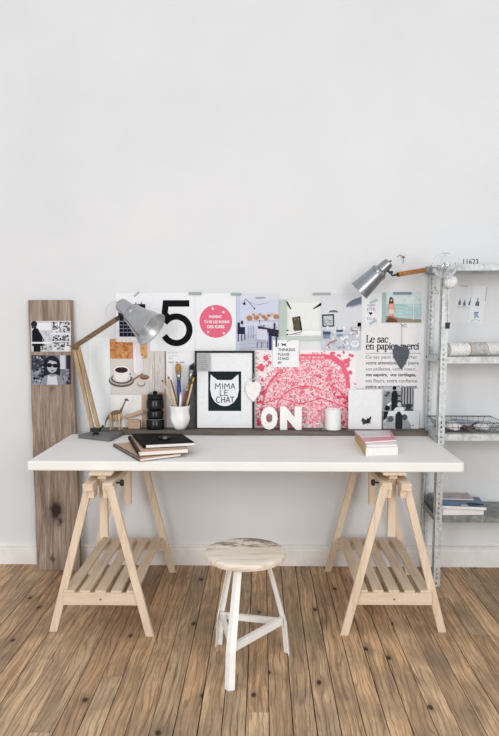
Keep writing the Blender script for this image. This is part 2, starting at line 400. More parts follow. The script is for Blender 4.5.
po = ORIG[plank.name]; t = KNOTS
k1 = onY(56.5, 510, 3.56)-po; k2 = onY(54, 557, 3.56)-po; k3 = onY(61, 520, 3.56)-po; k4 = onY(53, 388, 3.58)-po
base = spot(plank_base, (k1.x, k1.z), .034, C(46, 30, 22)); base = spot(base, (k2.x, k2.z), .012, C(90, 74, 64))
base = spot(base, (k3.x, k3.z), .010, C(60, 44, 36)); base = spot(base, (k4.x, k4.z), .010, C(110, 84, 66))
t.col(base); t.rough(.85); t.bump(t.noise(t.coord((26, 26, 1.1)), 2, 6), .35, .004)

def plankY(py):   # front face of the plank at a given row
    lo, hi = 3.530, 3.596
    z = onY(50, py, 3.57).z; return lo+(hi-lo)*z/zt
lean = math.degrees(math.atan((3.596-3.530)/zt))
# photographs on the plank
G = lambda v, d=0: C(max(0, v-2), v, min(255, v+4+d))
a = Art(31.2, 321, 71, 351.5, plankY(336)-.002, G(196), lean=lean)
a.rect(31.2, 321, 51.5, 351.5, G(205)); a.rect(37, 323, 51, 330, G(232))
a.poly([(32,345),(32,331),(34,328.5),(38,328.5),(41,335),(43,342),(43,346),(32,346)], G(22)); a.ell(34.2, 324.2, 3.1, 3.3, G(38)); a.rect(31.8, 325.5, 36.5, 328.5, G(60))
a.line([(40,333),(44,341)], 1.0, G(40)); a.rand((44,331,51,341), 12, .6, 1.6, [G(150), G(175), G(225)])
a.rect(31.2, 342, 51.5, 343.5, G(236)); a.rect(33.5, 344, 40.5, 351.5, G(24)); a.rand((41,344,52,351), 24, .5, 1.3, [G(90), G(140), G(190), G(60)])
a.rect(52, 321, 71, 351.5, G(215)); a.rand((52.3,321.5,70.5,333), 75, .5, 1.7, [G(30), G(70), G(120), G(170), G(235), G(50)])
a.rect(51.5, 333.2, 71, 334.4, G(232)); a.rand((52.3,334.6,70.5,350.8), 90, .5, 1.8, [G(34), G(70), G(110), G(160), G(225), G(90)])
a.rect(51.5, 341.2, 69, 342.2, G(222)); a.rect(65, 346, 70, 351.2, G(238)); a.rect(69.6, 335, 71, 346, G(225))
tag(a.build('photograph'), 'upper black and white photo collage on the weathered plank, person in dark clothes at left', 'photograph', 'black and white photographs on the plank')
a = Art(31.6, 355.3, 70.6, 384.6, plankY(370)-.002, G(120, 6), lean=lean)
a.rect(31.6, 355.3, 46, 372, G(60, 6)); a.rect(60, 355.3, 65.5, 369, G(205, 4)); a.rect(66.5, 355.3, 70.6, 384, G(48, 6)); a.rect(31.6, 370, 42, 384.6, G(150, 6))
a.rand((32,356,45,384), 60, .8, 2.6, [G(50,8), G(90,8), G(120,8), G(190,8), G(30,6)]); a.rand((60,368,70,384), 30, .8, 2.2, [G(50,6), G(110,8), G(150,6)])
a.ell(52, 365.5, 8.4, 9.8, G(26, 4)); a.poly([(44.5,364),(43.5,374),(46,378),(59,378),(60.5,372),(59,362)], G(36, 4))
a.ell(52.3, 366, 5.2, 6.9, G(182, 4)); a.poly([(46.6,359),(52,356.6),(58,359.5),(57,362),(50,360.2),(47,364)], G(36, 4))
a.poly([(40,384.6),(44,376.5),(50,374),(56,374),(62,377),(66,384.6)], G(140, 8)); a.poly([(47,384.6),(48,375),(51,376.5),(54,376.5),(56.5,375),(58,384.6)], G(205, 4))
a.ell(49.5, 365.2, 3.0, 2.1, G(14)); a.ell(55.6, 365.7, 2.9, 2.0, G(14)); a.rect(50, 364.2, 56, 365, G(14)); a.ell(52.6, 370.6, 1.5, .55, G(70)); a.line([(52.6,366.5),(52.9,368.3)], .5, G(140))
tag(a.build('photograph'), 'lower black and white portrait photo on the weathered plank, person wearing dark sunglasses', 'photograph', 'black and white photographs on the plank')

# ------------------------------------------------------------------ desk top
fl, frr = onZ(27, 462, DESK), onZ(465, 462, DESK); YF = (fl.y+frr.y)/2; YB = 3.558
DX = frr.x-.003; rc = .022
b = MB(); b.prism([Vector((fl.x-.006, YF, DESK-.043))]+[Vector((DX-rc+rc*math.sin(i*PI/16), YF+rc-rc*math.cos(i*PI/16), DESK-.043)) for i in range(9)]+[Vector((DX-rc+rc*math.cos(i*PI/16), YB-rc+rc*math.sin(i*PI/16), DESK-.043)) for i in range(9)]+[Vector((fl.x-.006, YB, DESK-.043))], (0, 0, .043)); dt = b.build('desk', 'desk_white', bevel=.006)
tag(dt, 'long white desk top laid across two pale wooden trestles', 'desk')
b = MB(); lx, rx = onY(92, 430, 3.55).x, onY(427, 430, 3.55).x
gx = 20; rr = random.Random(5); g = []
for i in range(gx+1):
    X = lx+(rx-lx)*i/gx; e = rr.uniform(-.002, .002); h = rr.uniform(-.0015, .001)
    g.append([b.bm.verts.new(p) for p in ((X, 3.525+e, DESK), (X, 3.634, DESK), (X, 3.634, LEDGE), (X, 3.525+e, LEDGE+h*0))])
for p, q in zip(g, g[1:]):
    for i in range(4): b.bm.faces.new((p[i], p[(i+1) % 4], q[(i+1) % 4], q[i]))
b.bm.faces.new(g[0]); b.bm.faces.new(g[-1])
tag(b.build('wooden_board', 'ledge_wood', bevel=.002), 'narrow dark weathered board lying along the back edge of the white desk', 'board')

# ------------------------------------------------------------------ trestles
def trestle(cx, s, label, yo=0):
    """s=+1: the right-hand front leg is the outermost in front"""
    t = thing('trestle', label, 'trestle', (cx, 3.17+0, 0), 'pale wooden trestles under the desk')
    X = lambda v: cx+s*v
    YA, YR, YBk, YR2 = 2.792, 2.8105, 3.52, 3.5015
    W, T, topz = .034, .020, .66
    for yy, dy in ((YA, 0), (YBk, 0)):
        sg = 1 if yy == YA else -1
        for side in (1, -1):
            y = yy if side == 1 else yy+sg*.037
            p, q = Vector((X(.2155*side), y, .004)), Vector((X(.052*side), y, topz+.0 if side == 1 else .64))
            b = MB(); d = (q-p).normalized(); hw = W/2/abs(d.z)
            z0, z1 = 0, q.z
            sx = (q.x-p.x)/(q.z-p.z)
            xa, xb = p.x+sx*(z0-p.z), q.x
            b.prism([Vector((xa-hw, y-T/2, z0)), Vector((xa+hw, y-T/2, z0)), Vector((xb+hw, y-T/2, z1)), Vector((xb-hw, y-T/2, z1))], (0, T, 0))
            b.build('leg', 'pine_z', t, bevel=.002)
    # shelf rails and slats
    for y in (YR, YR2):
        b = MB(); xo = sorted((X(-.164), X(.178))); b.box((xo[0], y-.0083, .130), (xo[1], y+.0083, .184)); r = b.build('shelf_rail', 'pine_x', t, bevel=.002)
        bb = MB(); bb.lathe([(.004, 0), (.004, .002), (.0015, .0022)], (cx, y-(.0083 if y == YR else -.0083), .157), (0, -1 if y == YR else 1, 0), 12); bb.build('screw', 'bare_steel', r)
    for i in range(5):
        x = cx-.160+i*.0685
        b = MB(); b.box((x, YR-.006, .1842), (x+.046, YR2+.008, .195)); b.build('shelf_slat', 'pine_y', t, bevel=.0015)
    # long rails at the top that grip the posts
    for side in (1, -1):
        x0, x1 = sorted((X(.019*side), X(.062*side)))
        b = MB(); b.box((x0, 2.79 if side == 1 else 2.775, .640), (x1, 3.545, .672)); 
        xa, xb = sorted((X(.019*side), X(.046*side)))
        b.box((xa, 2.80, .604), (xb, 2.860, .6402)); b.box((xa, 3.475, .604), (xb, 3.535, .6402))
        b.build('clamping_rail', 'pine_y', t, bevel=.002)
    b = MB(); b.box((X(.0)-.050, 2.83, DESK-.043-.012), (X(0)+.050, 3.54, DESK-.0435)); b.build('top_plate', 'pine_y', t, bevel=.002)
    b = MB(); b.box((X(0)-.018, 2.86, .6725), (X(0)+.018, 3.49, DESK-.0552)); b.build('top_beam', 'pine_y', t, bevel=.002)
    for y in (2.895, 3.42):
        b = MB(); b.box((cx-.0175, y-.011, .405), (cx+.0175, y+.011, .6722)); b.build('height_post', 'pine_z', t, bevel=.0015)
    # adjusting knobs
    for y in (2.90, 3.42):
        b = MB(); b.lathe([(.004, 0), (.004, .02), (.013, .02), (.015, .024), (.013, .034), (.004, .036)], (X(.060), y-.03, .655), (s, 0, 0), 12)
        b.build('adjusting_knob', 'bolt_black', t, smooth='angle')
    t.location.y += yo; ORIG[t.name] = t.location.copy()
    return t
cL = (onZ(53, 632, 0).x+onZ(150, 636, 0).x)/2; cR = (onZ(344, 635, 0).x+onZ(444.5, 636, 0).x)/2
trestle(cL, 1, 'pale wooden trestle with slatted shelf, left end of desk beside the weathered plank')
trestle(cR, -1, 'pale wooden trestle with slatted shelf, right end of desk beside metal shelving', .026)

# ------------------------------------------------------------------ stool
ft = [onZ(229, 691, 0), onZ(217, 645, 0), onZ(289, 653.5, 0)]
sz = .447; sc = onZ(245.5, 550.5, sz); 
st = thing('stool', 'small round wooden stool with three white metal legs in front of the desk', 'stool', (sc.x, sc.y, 0))
R = .163
b = MB(); b.lathe([(R-.014, -.030), (R-.004, -.026), (R, -.018), (R, -.010), (R-.003, -.003), (R-.010, 0), (R*.8, .001), (R*.4, -.001), (.001, -.002)], (sc.x, sc.y, sz), (0,0,1), 64)
b.build('seat', 'worn_seat', st, smooth='angle')
cen = Vector((sum(p.x for p in ft)/3, sum(p.y for p in ft)/3, 0))
mids = []; tops = []
for p in ft:
    d = (Vector((p.x, p.y, 0))-cen); tp = Vector((sc.x, sc.y, sz-.031))+d*.50; md = cen+d*.93; md.z = .135
    tops.append(tp); mids.append(md)
    b = MB(); out = d.normalized(); tan = Vector((-out.y, out.x, 0))
    # angle iron: two flanges meeting at the outer corner
    wf = .0175; th = .003
    for sg in (1, -1):
        fd = (tan*sg-out*.65).normalized(); nn = Vector((-fd.y, fd.x, 0))*th
        path = [Vector((p.x, p.y, .0)), md, tp]
        vs = []
        for q in path:
            wq = wf*1.25 if q is not tp else wf*1.0
            vs.append([b.bm.verts.new(q), b.bm.verts.new(q+fd*wq), b.bm.verts.new(q+fd*wq+nn), b.bm.verts.new(q+nn)])
        for u, w in zip(vs, vs[1:]):
            for i in range(4): b.bm.faces.new((u[i], u[(i+1) % 4], w[(i+1) % 4], w[i]))
        b.bm.faces.new(vs[0]); b.bm.faces.new(vs[-1])
    b.build('leg', 'white_paint', st)
for i in range(3):
    p, q = mids[i].copy(), mids[(i+1) % 3].copy(); dd = (q-p).normalized()
    b = MB(); inn = (cen-(p+q)/2); inn.z = 0; inn.normalize()
    p, q = p+inn*.007+dd*.012, q+inn*.007-dd*.012
    p.z += .004*i; q.z += .004*i
    b.bar(p, q, .030, .003, (0,0,1)); b.bar(p+Vector((0,0,.0135))+inn*.008, q+Vector((0,0,.0135))+inn*.008, .013, .003, tuple(inn))
    b.build('stretcher', 'white_paint', st)

# ------------------------------------------------------------------ metal shelving unit
YS, YSB = 3.35, 3.632
top = onY(444, 264, YS); xl = onY(438.5, 440, YS).x + .003; XR = xl+.95
SH = thing('shelving_unit', 'galvanised metal shelving unit with slotted corner posts at the right edge', 'shelving unit', ((xl+XR)/2, (YS+YSB)/2, 0))
ztop = top.z+.01
def post(x, y, sx, sy, name='post'):
    b = MB(); w = .036; t_ = .002; pitch = .0245; hole = .0135
    z = 0
    for fl in (0, 1):     # 0: flange facing front (in x), 1: flange in depth
        for k, (a0, a1) in enumerate(((0, .0135), (.0215, w))):
            if fl == 0: b.box((min(x+sx*a0, x+sx*a1), min(y, y+sy*t_), 0), (max(x+sx*a0, x+sx*a1), max(y, y+sy*t_), ztop))
            else: b.box((min(x, x+sx*t_), min(y+sy*a0, y+sy*a1), 0), (max(x, x+sx*t_), max(y+sy*a0, y+sy*a1), ztop))
        z = 0
        while z < ztop-.02:
            z2 = min(z+pitch-hole, ztop)
            if fl == 0: b.box((min(x+sx*.0135, x+sx*.0215), min(y, y+sy*t_), z), (max(x+sx*.0135, x+sx*.0215), max(y, y+sy*t_), z2))
            else: b.box((min(x, x+sx*t_), min(y+sy*.0135, y+sy*.0215), z), (max(x, x+sx*t_), max(y+sy*.0135, y+sy*.0215), z2))
            z += pitch
    for v in b.bm.verts: v.co.x += (v.co.z-ztop)*.010
    return b.build(name, 'galvanised', SH)
post(xl, YS, 1, 1); post(xl, YSB, 1, -1); post(XR, YS, -1, 1); post(XR, YSB, -1, -1)
lev = [onY(470, y, YS).z for y in (263.8, 357, 434.5, 516.5)]
for i, z in enumerate(lev):
    b = MB(); h = .033; x0, x1, y0, y1 = xl+.0024+(z-ztop)*.010, XR-.0024, YS+.0024, YSB-.0024
    b.box((x0, y0, z-.0018), (x1, y1, z)); b.box((x0, y0, z-h), (x1, y0+.0018, z-.0018)); b.box((x0, y1-.0018, z-h), (x1, y1, z-.0018))
    b.box((x0, y0+.002, z-h), (x0+.0018, y1-.002, z-.0018)); b.box((x1-.0018, y0+.002, z-h), (x1, y1-.002, z-.0018))
    b.box((x0, y0+.002, z-h), (x1, y0+.014, z-h+.0016))
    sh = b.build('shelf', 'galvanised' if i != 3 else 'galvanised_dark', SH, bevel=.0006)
    dxp = (z-ztop)*.010
    for p_, d_ in (((xl+.017+dxp, YS, z-.013), (0, -1, 0)), ((xl+dxp, YS+.019, z-.013), (-1, 0, 0)), ((xl+dxp, YSB-.019, z-.013), (-1, 0, 0))):
        bb = MB(); bb.lathe([(.0055, 0), (.0055, .004), (.003, .005)], p_, d_, 6); bb.build('bolt', 'bare_steel', SH)

# --- on the bottom shelf
zb = lev[3]
def slab(x0, x1, y0, y1, z0, z1, rot, name, mat, parent=None, bevel=.001, dz=0):
    c = Vector(((x0+x1)/2, (y0+y1)/2, 0)); M = Matrix.Translation(c) @ Matrix.Rotation(math.radians(rot), 4, 'Z')
    b = MB(); hx, hy = (x1-x0)/2, (y1-y0)/2; b.box((-hx, -hy, z0), (hx, hy, z1), M); return b, M
def magazine(name, label, group, cx, cy, z, w, d, h, rot, cover, page='paper_edge', cat='magazine', art=None):
    M = Matrix.Translation((cx, cy, 0)) @ Matrix.Rotation(math.radians(rot), 4, 'Z'); t = thing(name, label, cat, (cx, cy, z), group)
    b = MB(); b.box((-w/2+.001, -d/2+.001, z+.0009), (w/2-.001, d/2-.001, z+h-.0009), M); b.build('pages', page, t)
    b = MB(); b.box((-w/2, -d/2, z), (w/2, d/2, z+.0008), M); b.box((-w/2, -d/2, z+h-.0008), (w/2, d/2, z+h), M); b.box((-w/2-.0004, -d/2, z), (-w/2+.0004, d/2, z+h), M)
    c = b.build('cover', cover, t)
    if art:
        bm = bmesh.new(); L = bm.loops.layers.float_color.new('ink'); zz = z+h+.0002; n = 0
        for poly, colr in art:
            n += 1; f = bm.faces.new([bm.verts.new(M @ Vector((x*w/2, y*d/2, zz+n*.00005))-ORIG[t.name]) for x, y in poly])
            for l in f.loops: l[L] = colr
        bmesh.ops.recalc_face_normals(bm, faces=bm.faces)
        me = bpy.data.meshes.new('cover_print'); bm.to_mesh(me); bm.free(); o = bpy.data.objects.new('cover_print', me); COL.objects.link(o); me.materials.append(MATS['printed_paper'])
        o.parent = t
    return t
plain('cover_white', C(232, 230, 230), .4, var=.04); plain('cover_blue', C(82, 104, 136), .35, var=.3, scale=12); plain('cover_pink', C(216, 140, 150), .4, var=.12, scale=14)
plain('cover_pale', C(206, 198, 200), .4, var=.12, scale=60); plain('cover_kraft', C(196, 164, 138), .75, var=.05)
plain('cover_black', C(12, 12, 13), .6, var=.1, spec=.06); plain('pages_gold', C(190, 160, 100), .7, var=.2, scale=150); plain('mulled', C(100, 110, 116), .5, var=.3, scale=30)
mg = 'magazines on the bottom metal shelf'
rm = random.Random(9)
def blob(x, y, r, k=8): return [(max(-.98, min(.98, x+r*math.cos(i*2*PI/k)*rm.uniform(.6, 1.2))), max(-.98, min(.98, y+r*math.sin(i*2*PI/k)*rm.uniform(.6, 1.2)))) for i in range(k)]
mx = onY(462, 505, 3.44).x-.006
magazine('book', 'thick white book lying at the bottom of the stack on the lowest metal shelf', mg, mx-.012, 3.480, zb, .215, .21, .030, 3, 'cover_white', cat='book')
magazine('magazine', 'blue covered magazine with white page edges in the stack on the lowest metal shelf', mg, mx+.001, 3.470, zb+.0302, .235, .20, .016, -7, 'cover_blue',
         art=[(blob(-.5, -.5, .5), C(120, 150, 185)), (blob(.5, -.6, .4), C(60, 84, 118)), (blob(.1, -.8, .22), C(200, 210, 220)), (blob(.8, -.5, .2), C(40, 56, 84))])
ar = [([(-1,-1),(1,-1),(1,1),(-1,1)], C(205, 196, 196))]
for _ in range(90): ar.append((blob(rm.uniform(-.95, .95), rm.uniform(-.95, .95), rm.uniform(.02, .07), 5), rm.choice([C(150,146,154), C(225,220,218), C(170,120,116), C(120,124,140)])))
magazine('magazine', 'pale patterned magazine lying on top of the stack on the lowest metal shelf', mg, mx-.016, 3.555, zb+.0464, .205, .12, .006, -4, 'cover_pale', art=ar)
magazine('magazine', 'grey blue magazine lying at the left end of the lowest metal shelf', mg, xl+.012, 3.49, zb, .016, .20, .052, 0, 'mulled')
# --- wire basket on the third shelf
zc = lev[2]
bx0, bx1 = xl+.008, onY(497, 425, 3.42).x; by0, by1 = 3.372, 3.612
wb = thing('wire_basket', 'low rusty wire basket holding odds and ends on the third metal shelf', 'basket', ((bx0+bx1)/2, (by0+by1)/2, zc+.001))
zt_ = zc+.055; fl_ = .028
rim = [Vector((bx0-.0, by0, zt_)), Vector((bx1+.03, by0, zt_)), Vector((bx1+.03, by1, zt_)), Vector((bx0, by1, zt_))]
bot = [Vector((bx0+fl_, by0+fl_, zc+.004)), Vector((bx1, by0+fl_, zc+.004)), Vector((bx1, by1-fl_, zc+.004)), Vector((bx0+fl_, by1-fl_, zc+.004))]
b = MB(); b.tube(rim, .0026, 6, True); b.build('rim', 'wire', wb, smooth=True)
b = MB(); b.tube(bot, .002, 6, True)
for i in range(4):
    p0, p1, q0, q1 = rim[i], rim[(i+1) % 4], bot[i], bot[(i+1) % 4]; n = 11 if i % 2 == 0 else 8
    for j in range(n+1): b.tube([p0.lerp(p1, j/n), q0.lerp(q1, j/n)], .0010, 4)
    b.tube([p0.lerp(q0, .5), p1.lerp(q1, .5)], .0010, 4)
for j in range(1, 15): b.tube([bot[0].lerp(bot[1], j/15), bot[3].lerp(bot[2], j/15)], .001, 4)
b.build('mesh', 'wire', wb)
bz = zc+.0075
def lump(name, label, cat, cx, cy, z, rx, ry, rz, mat, group=None, seed=1, rot=0):
    r_ = random.Random(seed); b = MB(); bmesh.ops.create_icosphere(b.bm, subdivisions=3, radius=1)
    ph = [r_.uniform(0, 6) for _ in range(6)]
    for v in b.bm.verts:
        c = v.co; k = 1+.10*math.sin(4*c.x+ph[0])+.08*math.sin(5*c.y+ph[1])+.07*math.sin(6*c.z+ph[2]+3*c.x); v.co = Vector((c.x*rx*k, c.y*ry*k, max(c.z, -.75)*rz*k))
    bmesh.ops.transform(b.bm, matrix=Matrix.Translation((cx, cy, z+rz*.85)) @ Matrix.Rotation(rot, 4, 'Z'), verts=b.bm.verts)
    return tag(b.build(name, mat, smooth=True), label, cat, group)
plain('crumple_paper', C(226, 222, 222), .8, var=.12, scale=40, bump=.5); plain('fold_blue', C(158, 166, 182), .8, var=.25, scale=30); plain('fold_brown', C(120, 98, 90), .8, var=.25, scale=30)
lump('paper_bundle', 'crumpled white paper bundle at the left in the wire basket', 'paper bundle', bx0+.085, 3.450, bz, .050, .040, .024, 'crumple_paper', seed=1)
lump('paper_bundle', 'crumpled white paper bundle at the right in the wire basket', 'paper bundle', bx0+.24, 3.452, bz, .044, .038, .019, 'crumple_paper', seed=4)
def folded(label, cx, cy, z, w, d, rot, mat, amp=.004):
    b = MB(); n = 14; g = []
    M = Matrix.Translation((cx, cy, z)) @ Matrix.Rotation(math.radians(rot), 4, 'Z')
    for i in range(n+1):
        u = i/n-.5; row = []
        for j in range(7):
            v_ = j/6-.5; row.append((u*w, v_*d, amp*(1+math.sin(u*9+v_*4))))
        g.append(row)
    T = [[b.bm.verts.new(M @ Vector(p)+Vector((0,0,.004))) for p in r] for r in g]; Bt = [[b.bm.verts.new(M @ Vector(p)) for p in r] for r in g]
    for i in range(n):
        for j in range(6):
            b.bm.faces.new((T[i][j], T[i+1][j], T[i+1][j+1], T[i][j+1])); b.bm.faces.new((Bt[i][j], Bt[i][j+1], Bt[i+1][j+1], Bt[i+1][j]))
    for j in range(6):
        b.bm.faces.new((T[0][j], T[0][j+1], Bt[0][j+1], Bt[0][j])); b.bm.faces.new((T[n][j+1], T[n][j], Bt[n][j], Bt[n][j+1]))
    for i in range(n):
        b.bm.faces.new((T[i+1][0], T[i][0], Bt[i][0], Bt[i+1][0])); b.bm.faces.new((T[i][6], T[i+1][6], Bt[i+1][6], Bt[i][6]))
    return tag(b.build('folded_cloth', mat, smooth=True), label, 'cloth', 'folded cloths in the wire basket')
folded('grey blue folded cloth lying at the back in the wire basket', bx0+.15, 3.540, bz, .22, .085, 6, 'fold_blue', .017)
folded('brown folded cloth lying between the paper bundles in the wire basket', bx0+.160, 3.450, bz, .05, .07, 0, 'fold_brown', .008)
# --- roll on the second shelf
zr = lev[1]; r0 = .034
pa = Vector((xl+.045, 3.395, zr+r0+.0005)); pb = Vector((XR-.45, 3.56, zr+r0+.001)); d = pb-pa
tr = thing('map_roll', 'long rolled paper map lying along the second metal shelf', 'paper roll', (pa.x, pa.y, zr))
prof = [(r0-.006, .004), (r0-.001, 0), (r0, .002), (r0, d.length-.002), (r0-.001, d.length)]
b = MB(); b.lathe(prof, pa, d, 32); b.build('sheet', 'map_paper', tr, smooth='angle')
for k, w in ((.115, .010), (.22, .004)):
    b = MB(); b.lathe([(r0, 0), (r0+.0012, .0005), (r0+.0012, w), (r0, w+.0005)], pa+d.normalized()*k, d, 32, False); bo = b.build('paper_band', 'kraft', tr, smooth='angle')
b = MB(); b.lathe([(r0, 0), (r0+.0008, .0005), (r0+.0008, .09), (r0, .0905)], pa+d.normalized()*.127, d, 32, False)
plain('grey_print', C(196, 194, 190), .8, var=.18, scale=90); b.build('printed_wrap', 'grey_print', tr, smooth='angle')
# --- tiny characters on top shelf
a = Art(463, 259, 479, 264, YS+.03, C(0,0,0), nobase=True, thick=.0)
wv_, wf_ = text_mesh('11623', 0); p0 = onY(463.5, 264.4, YS+.03); k = mpp(YS+.03)
ax, bx = min(v.x for v in wv_), max(v.x for v in wv_); ay, by_ = min(v.y for v in wv_), max(v.y for v in wv_)
b = MB(); vm = [b.bm.verts.new((p0.x+(v.x-ax)/(bx-ax)*14.5*k, YS+.03, lev[0]+.0003+(v.y-ay)/(by_-ay)*5.2*k)) for v in wv_]
for f in wf_:
    try: b.bm.faces.new([vm[i] for i in f])
    except ValueError: pass
r_ = bmesh.ops.extrude_face_region(b.bm, geom=b.bm.faces[:]); bmesh.ops.translate(b.bm, verts=[e for e in r_['geom'] if isinstance(e, bmesh.types.BMVert)], vec=(0, .004, 0))
a.bm.free()
tag(b.build('small_numerals', 'bolt_black'), 'row of tiny dark standing numerals on top of the metal shelving', 'numerals')

# --- globe bulb, cotton ball, triangle, cards
gc = onY(445, 265.5, YS-.10); gr = 12.6*mpp(YS-.10)
tb = thing('glass_globe', 'clear round glass globe hanging at the top corner of the metal shelving', 'globe', (gc.x, gc.y, gc.z))
b = MB(); n = 24; oo = [(gr*math.sin(PI*i/n), -gr*math.cos(PI*i/n)) for i in range(0, n)]; oo = [(max(r, .0005), h) for r, h in oo if not (h > 0 and r < .012)]
b.lathe(oo, gc, (0,0,1), 40); 
gi = gr-.009; oi = [(gi*math.sin(PI*i/n), -gi*math.cos(PI*i/n)) for i in range(0, n)]; oi = [(max(r, .0005), h) for r, h in oi if not (h > 0 and r < .008)]
b.lathe(oi, gc, (0,0,1), 40)
ob = b.build('glass', 'clear_glass', tb, smooth=True)
# flip the inner shell so that the glass is a thin hollow wall
bm = bmesh.new(); bm.from_mesh(ob.data)
inner = [f for f in bm.faces if all((v.co+ORIG[tb.name]-gc).length < gi+.001 for v in f.verts)]
bmesh.ops.reverse_faces(bm, faces=inner); bm.to_mesh(ob.data); bm.free()
b = MB(); b.lathe([(.008, 0), (.009, .002), (.009, .006), (.004, .008)], gc+Vector((0,0,gr-.001)), (0,0,1), 20); b.build('cap', 'white_paint', tb, smooth='angle')
b = MB(); b.tube([gc+Vector((0,0,gr+.006)), Vector((gc.x, YS-.02, ztop+.012)), Vector((gc.x+.002, YS+.004, ztop+.001))], .001, 5); b.build('hanging_loop', 'pale_string', tb)
bc = onY(450.5, 282, YS-.03); bc.y = YS-.036
tc_ = thing('cotton_ball', 'white textured ball hanging by a thread on the front metal post', 'ball ornament', bc)
b = MB(); b.ball(bc, 6.4*mpp(YS), n=20); b.build('ball', 'cotton', tc_, smooth=True)
b = MB(); p1 = onY(447.5, 325, YS-.004); b.tube([bc+Vector((-.012,.020,-.02)), Vector((p1.x, YS-.004, p1.z))], .0007, 5); b.build('thread', 'bolt_black', tc_)
b = MB(); b.box((p1.x-.010, YS-.010, p1.z-.018), (p1.x+.010, YS-.0005, p1.z+.012)); b.box((p1.x-.012, YS-.013, p1.z+.004), (p1.x+.012, YS-.010, p1.z+.010)); b.build('clip', 'bolt_black', tc_, bevel=.001)
tp = [onY(x, y, YSB-.06) for x, y in ((435.6, 287), (432.2, 293.8), (438.8, 293.8))]
for q in tp: q.x -= .002
tt = thing('wire_triangle', 'small black wire triangle hanging between the metal posts', 'ornament', tp[0])
b = MB(); b.tube(tp, .0016, 6, True); b.build('triangle', 'bolt_black', tt)
b = MB(); b.tube([tp[0], onY(435, 268, YSB-.06)], .0005, 4); b.build('thread', 'pale_string', tt)

# --- lamp clamped to the shelf
def shade(parent, tip, mouth, prof, mat, inmat='lamp_inside', wall=.0015):
    d = (mouth-tip); L = d.length; P = [(r, h*L) for r, h in prof]
    b = MB(); b.lathe([(.004, -.001)]+P, tip, d, 48, False); o = b.build('shade', mat, parent, smooth='angle')
    b = MB(); b.lathe([(max(r-wall, .003), h) for r, h in P[1:-1]]+[(P[-1][0]-wall*.5, P[-1][1]-.0005)], tip, d, 48, False); i = b.build('inner_shade', inmat, parent, smooth='angle')
    b = MB(); u, w = basis(d); R0 = P[-1][0]; b.tube([mouth+(u*math.cos(2*PI*k/40)+w*math.sin(2*PI*k/40))*R0 for k in range(40)], .0016, 6, True); b.build('rim', mat, parent, smooth=True)
    hb = tip+d.normalized()*(L*.55); b = MB(); b.lathe([(.014, -.035), (.014, 0), (.022, .012), (.028, .03), (.026, .045), (.014, .056), (.002, .058)], hb, d, 20); b.build('bulb', 'white_ceramic', parent, smooth=True)
YL = 3.46
tip = onY(389.5, 262, YL); mouth = onY(360, 290.7, YL+.0)+Vector((0, -.0, 0)); mouth.y += .03
lp = thing('clamp_lamp', 'grey metal lamp on a short wooden arm clamped to the metal shelving', 'lamp', onY(427, 272, 3.57))
shade(lp, tip, mouth, [(.020, 0), (.026, .02), (.029, .10), (.031, .27), (.040, .30), (.0455, .33), (.0455, .39), (.0425, .40), (.048, .65), (.055, .99), (.056, 1.0)], 'grey_metal')
j = onY(391, 272.5, YL+.01); e = onY(424.5, 270, 3.565); s0 = onY(398, 274.5, YL+.01)
b = MB(); b.lathe([(.003, -.006), (.007, -.006), (.007, .006), (.003, .006)], onY(387.5, 262.5, YL-.005)+Vector((0,-.0,.004)), (.6,0,.8), 12)
b.ball(onY(390.5, 261, YL-.01), .006); b.build('finial', 'bare_steel', lp, smooth='angle')
b = MB(); b.tube([onY(385.5, 268, YL+.01), onY(389, 272, YL+.01), j, onY(392, 275.5, YL+.01), s0], .005, 8); b.lathe([(.009, -.012), (.009, .012)], j, (0,1,0), 12); b.build('joint', 'bolt_black', lp, smooth='angle')
b = MB(); b.bar(s0, e, .024, .016, (0,0,1)); b.build('arm', 'lamp_arm_wood', lp, bevel=.004)
b = MB(); b.lathe([(.012, 0), (.013, .004), (.013, .010), (.011, .012)], s0-(e-s0).normalized()*.002, (e-s0), 16); b.build('ferrule', 'brass', lp, smooth='angle')
px_ = xl
b = MB(); b.box((px_-.020, YSB-.052, e.z-.018), (px_-.0005, YSB-.004, e.z+.020)); b.box((px_-.001, YSB-.052, e.z-.022), (px_+.030, YSB-.040, e.z+.028))
b.lathe([(.006, 0), (.006, .016), (.011, .016), (.011, .024)], (px_+.014, YSB-.052, e.z-.006), (0,-1,0), 12); b.build('clamp', 'galvanised_dark', lp, bevel=.001)

# ------------------------------------------------------------------ wall art
W0 = WALL-.0009
def A(x0, y0, x1, y1, layer=0, base=C(236,236,237), rot=0): return Art(x0, y0, x1, y1, W0-.0016*layer, base, rot)
INK = C(18, 18, 20); WHITE = C(240, 240, 241)
# large plain sheet behind the lamp
a = A(84, 338, 110.5, 431, 0, C(236, 239, 240)); a.poly([(84,338),(90,338),(88,431),(84,431)], C(228,230,232))
tag(a.build('paper_sheet'), 'plain white paper sheet on the wall behind the wooden arms of the desk lamp', 'paper')
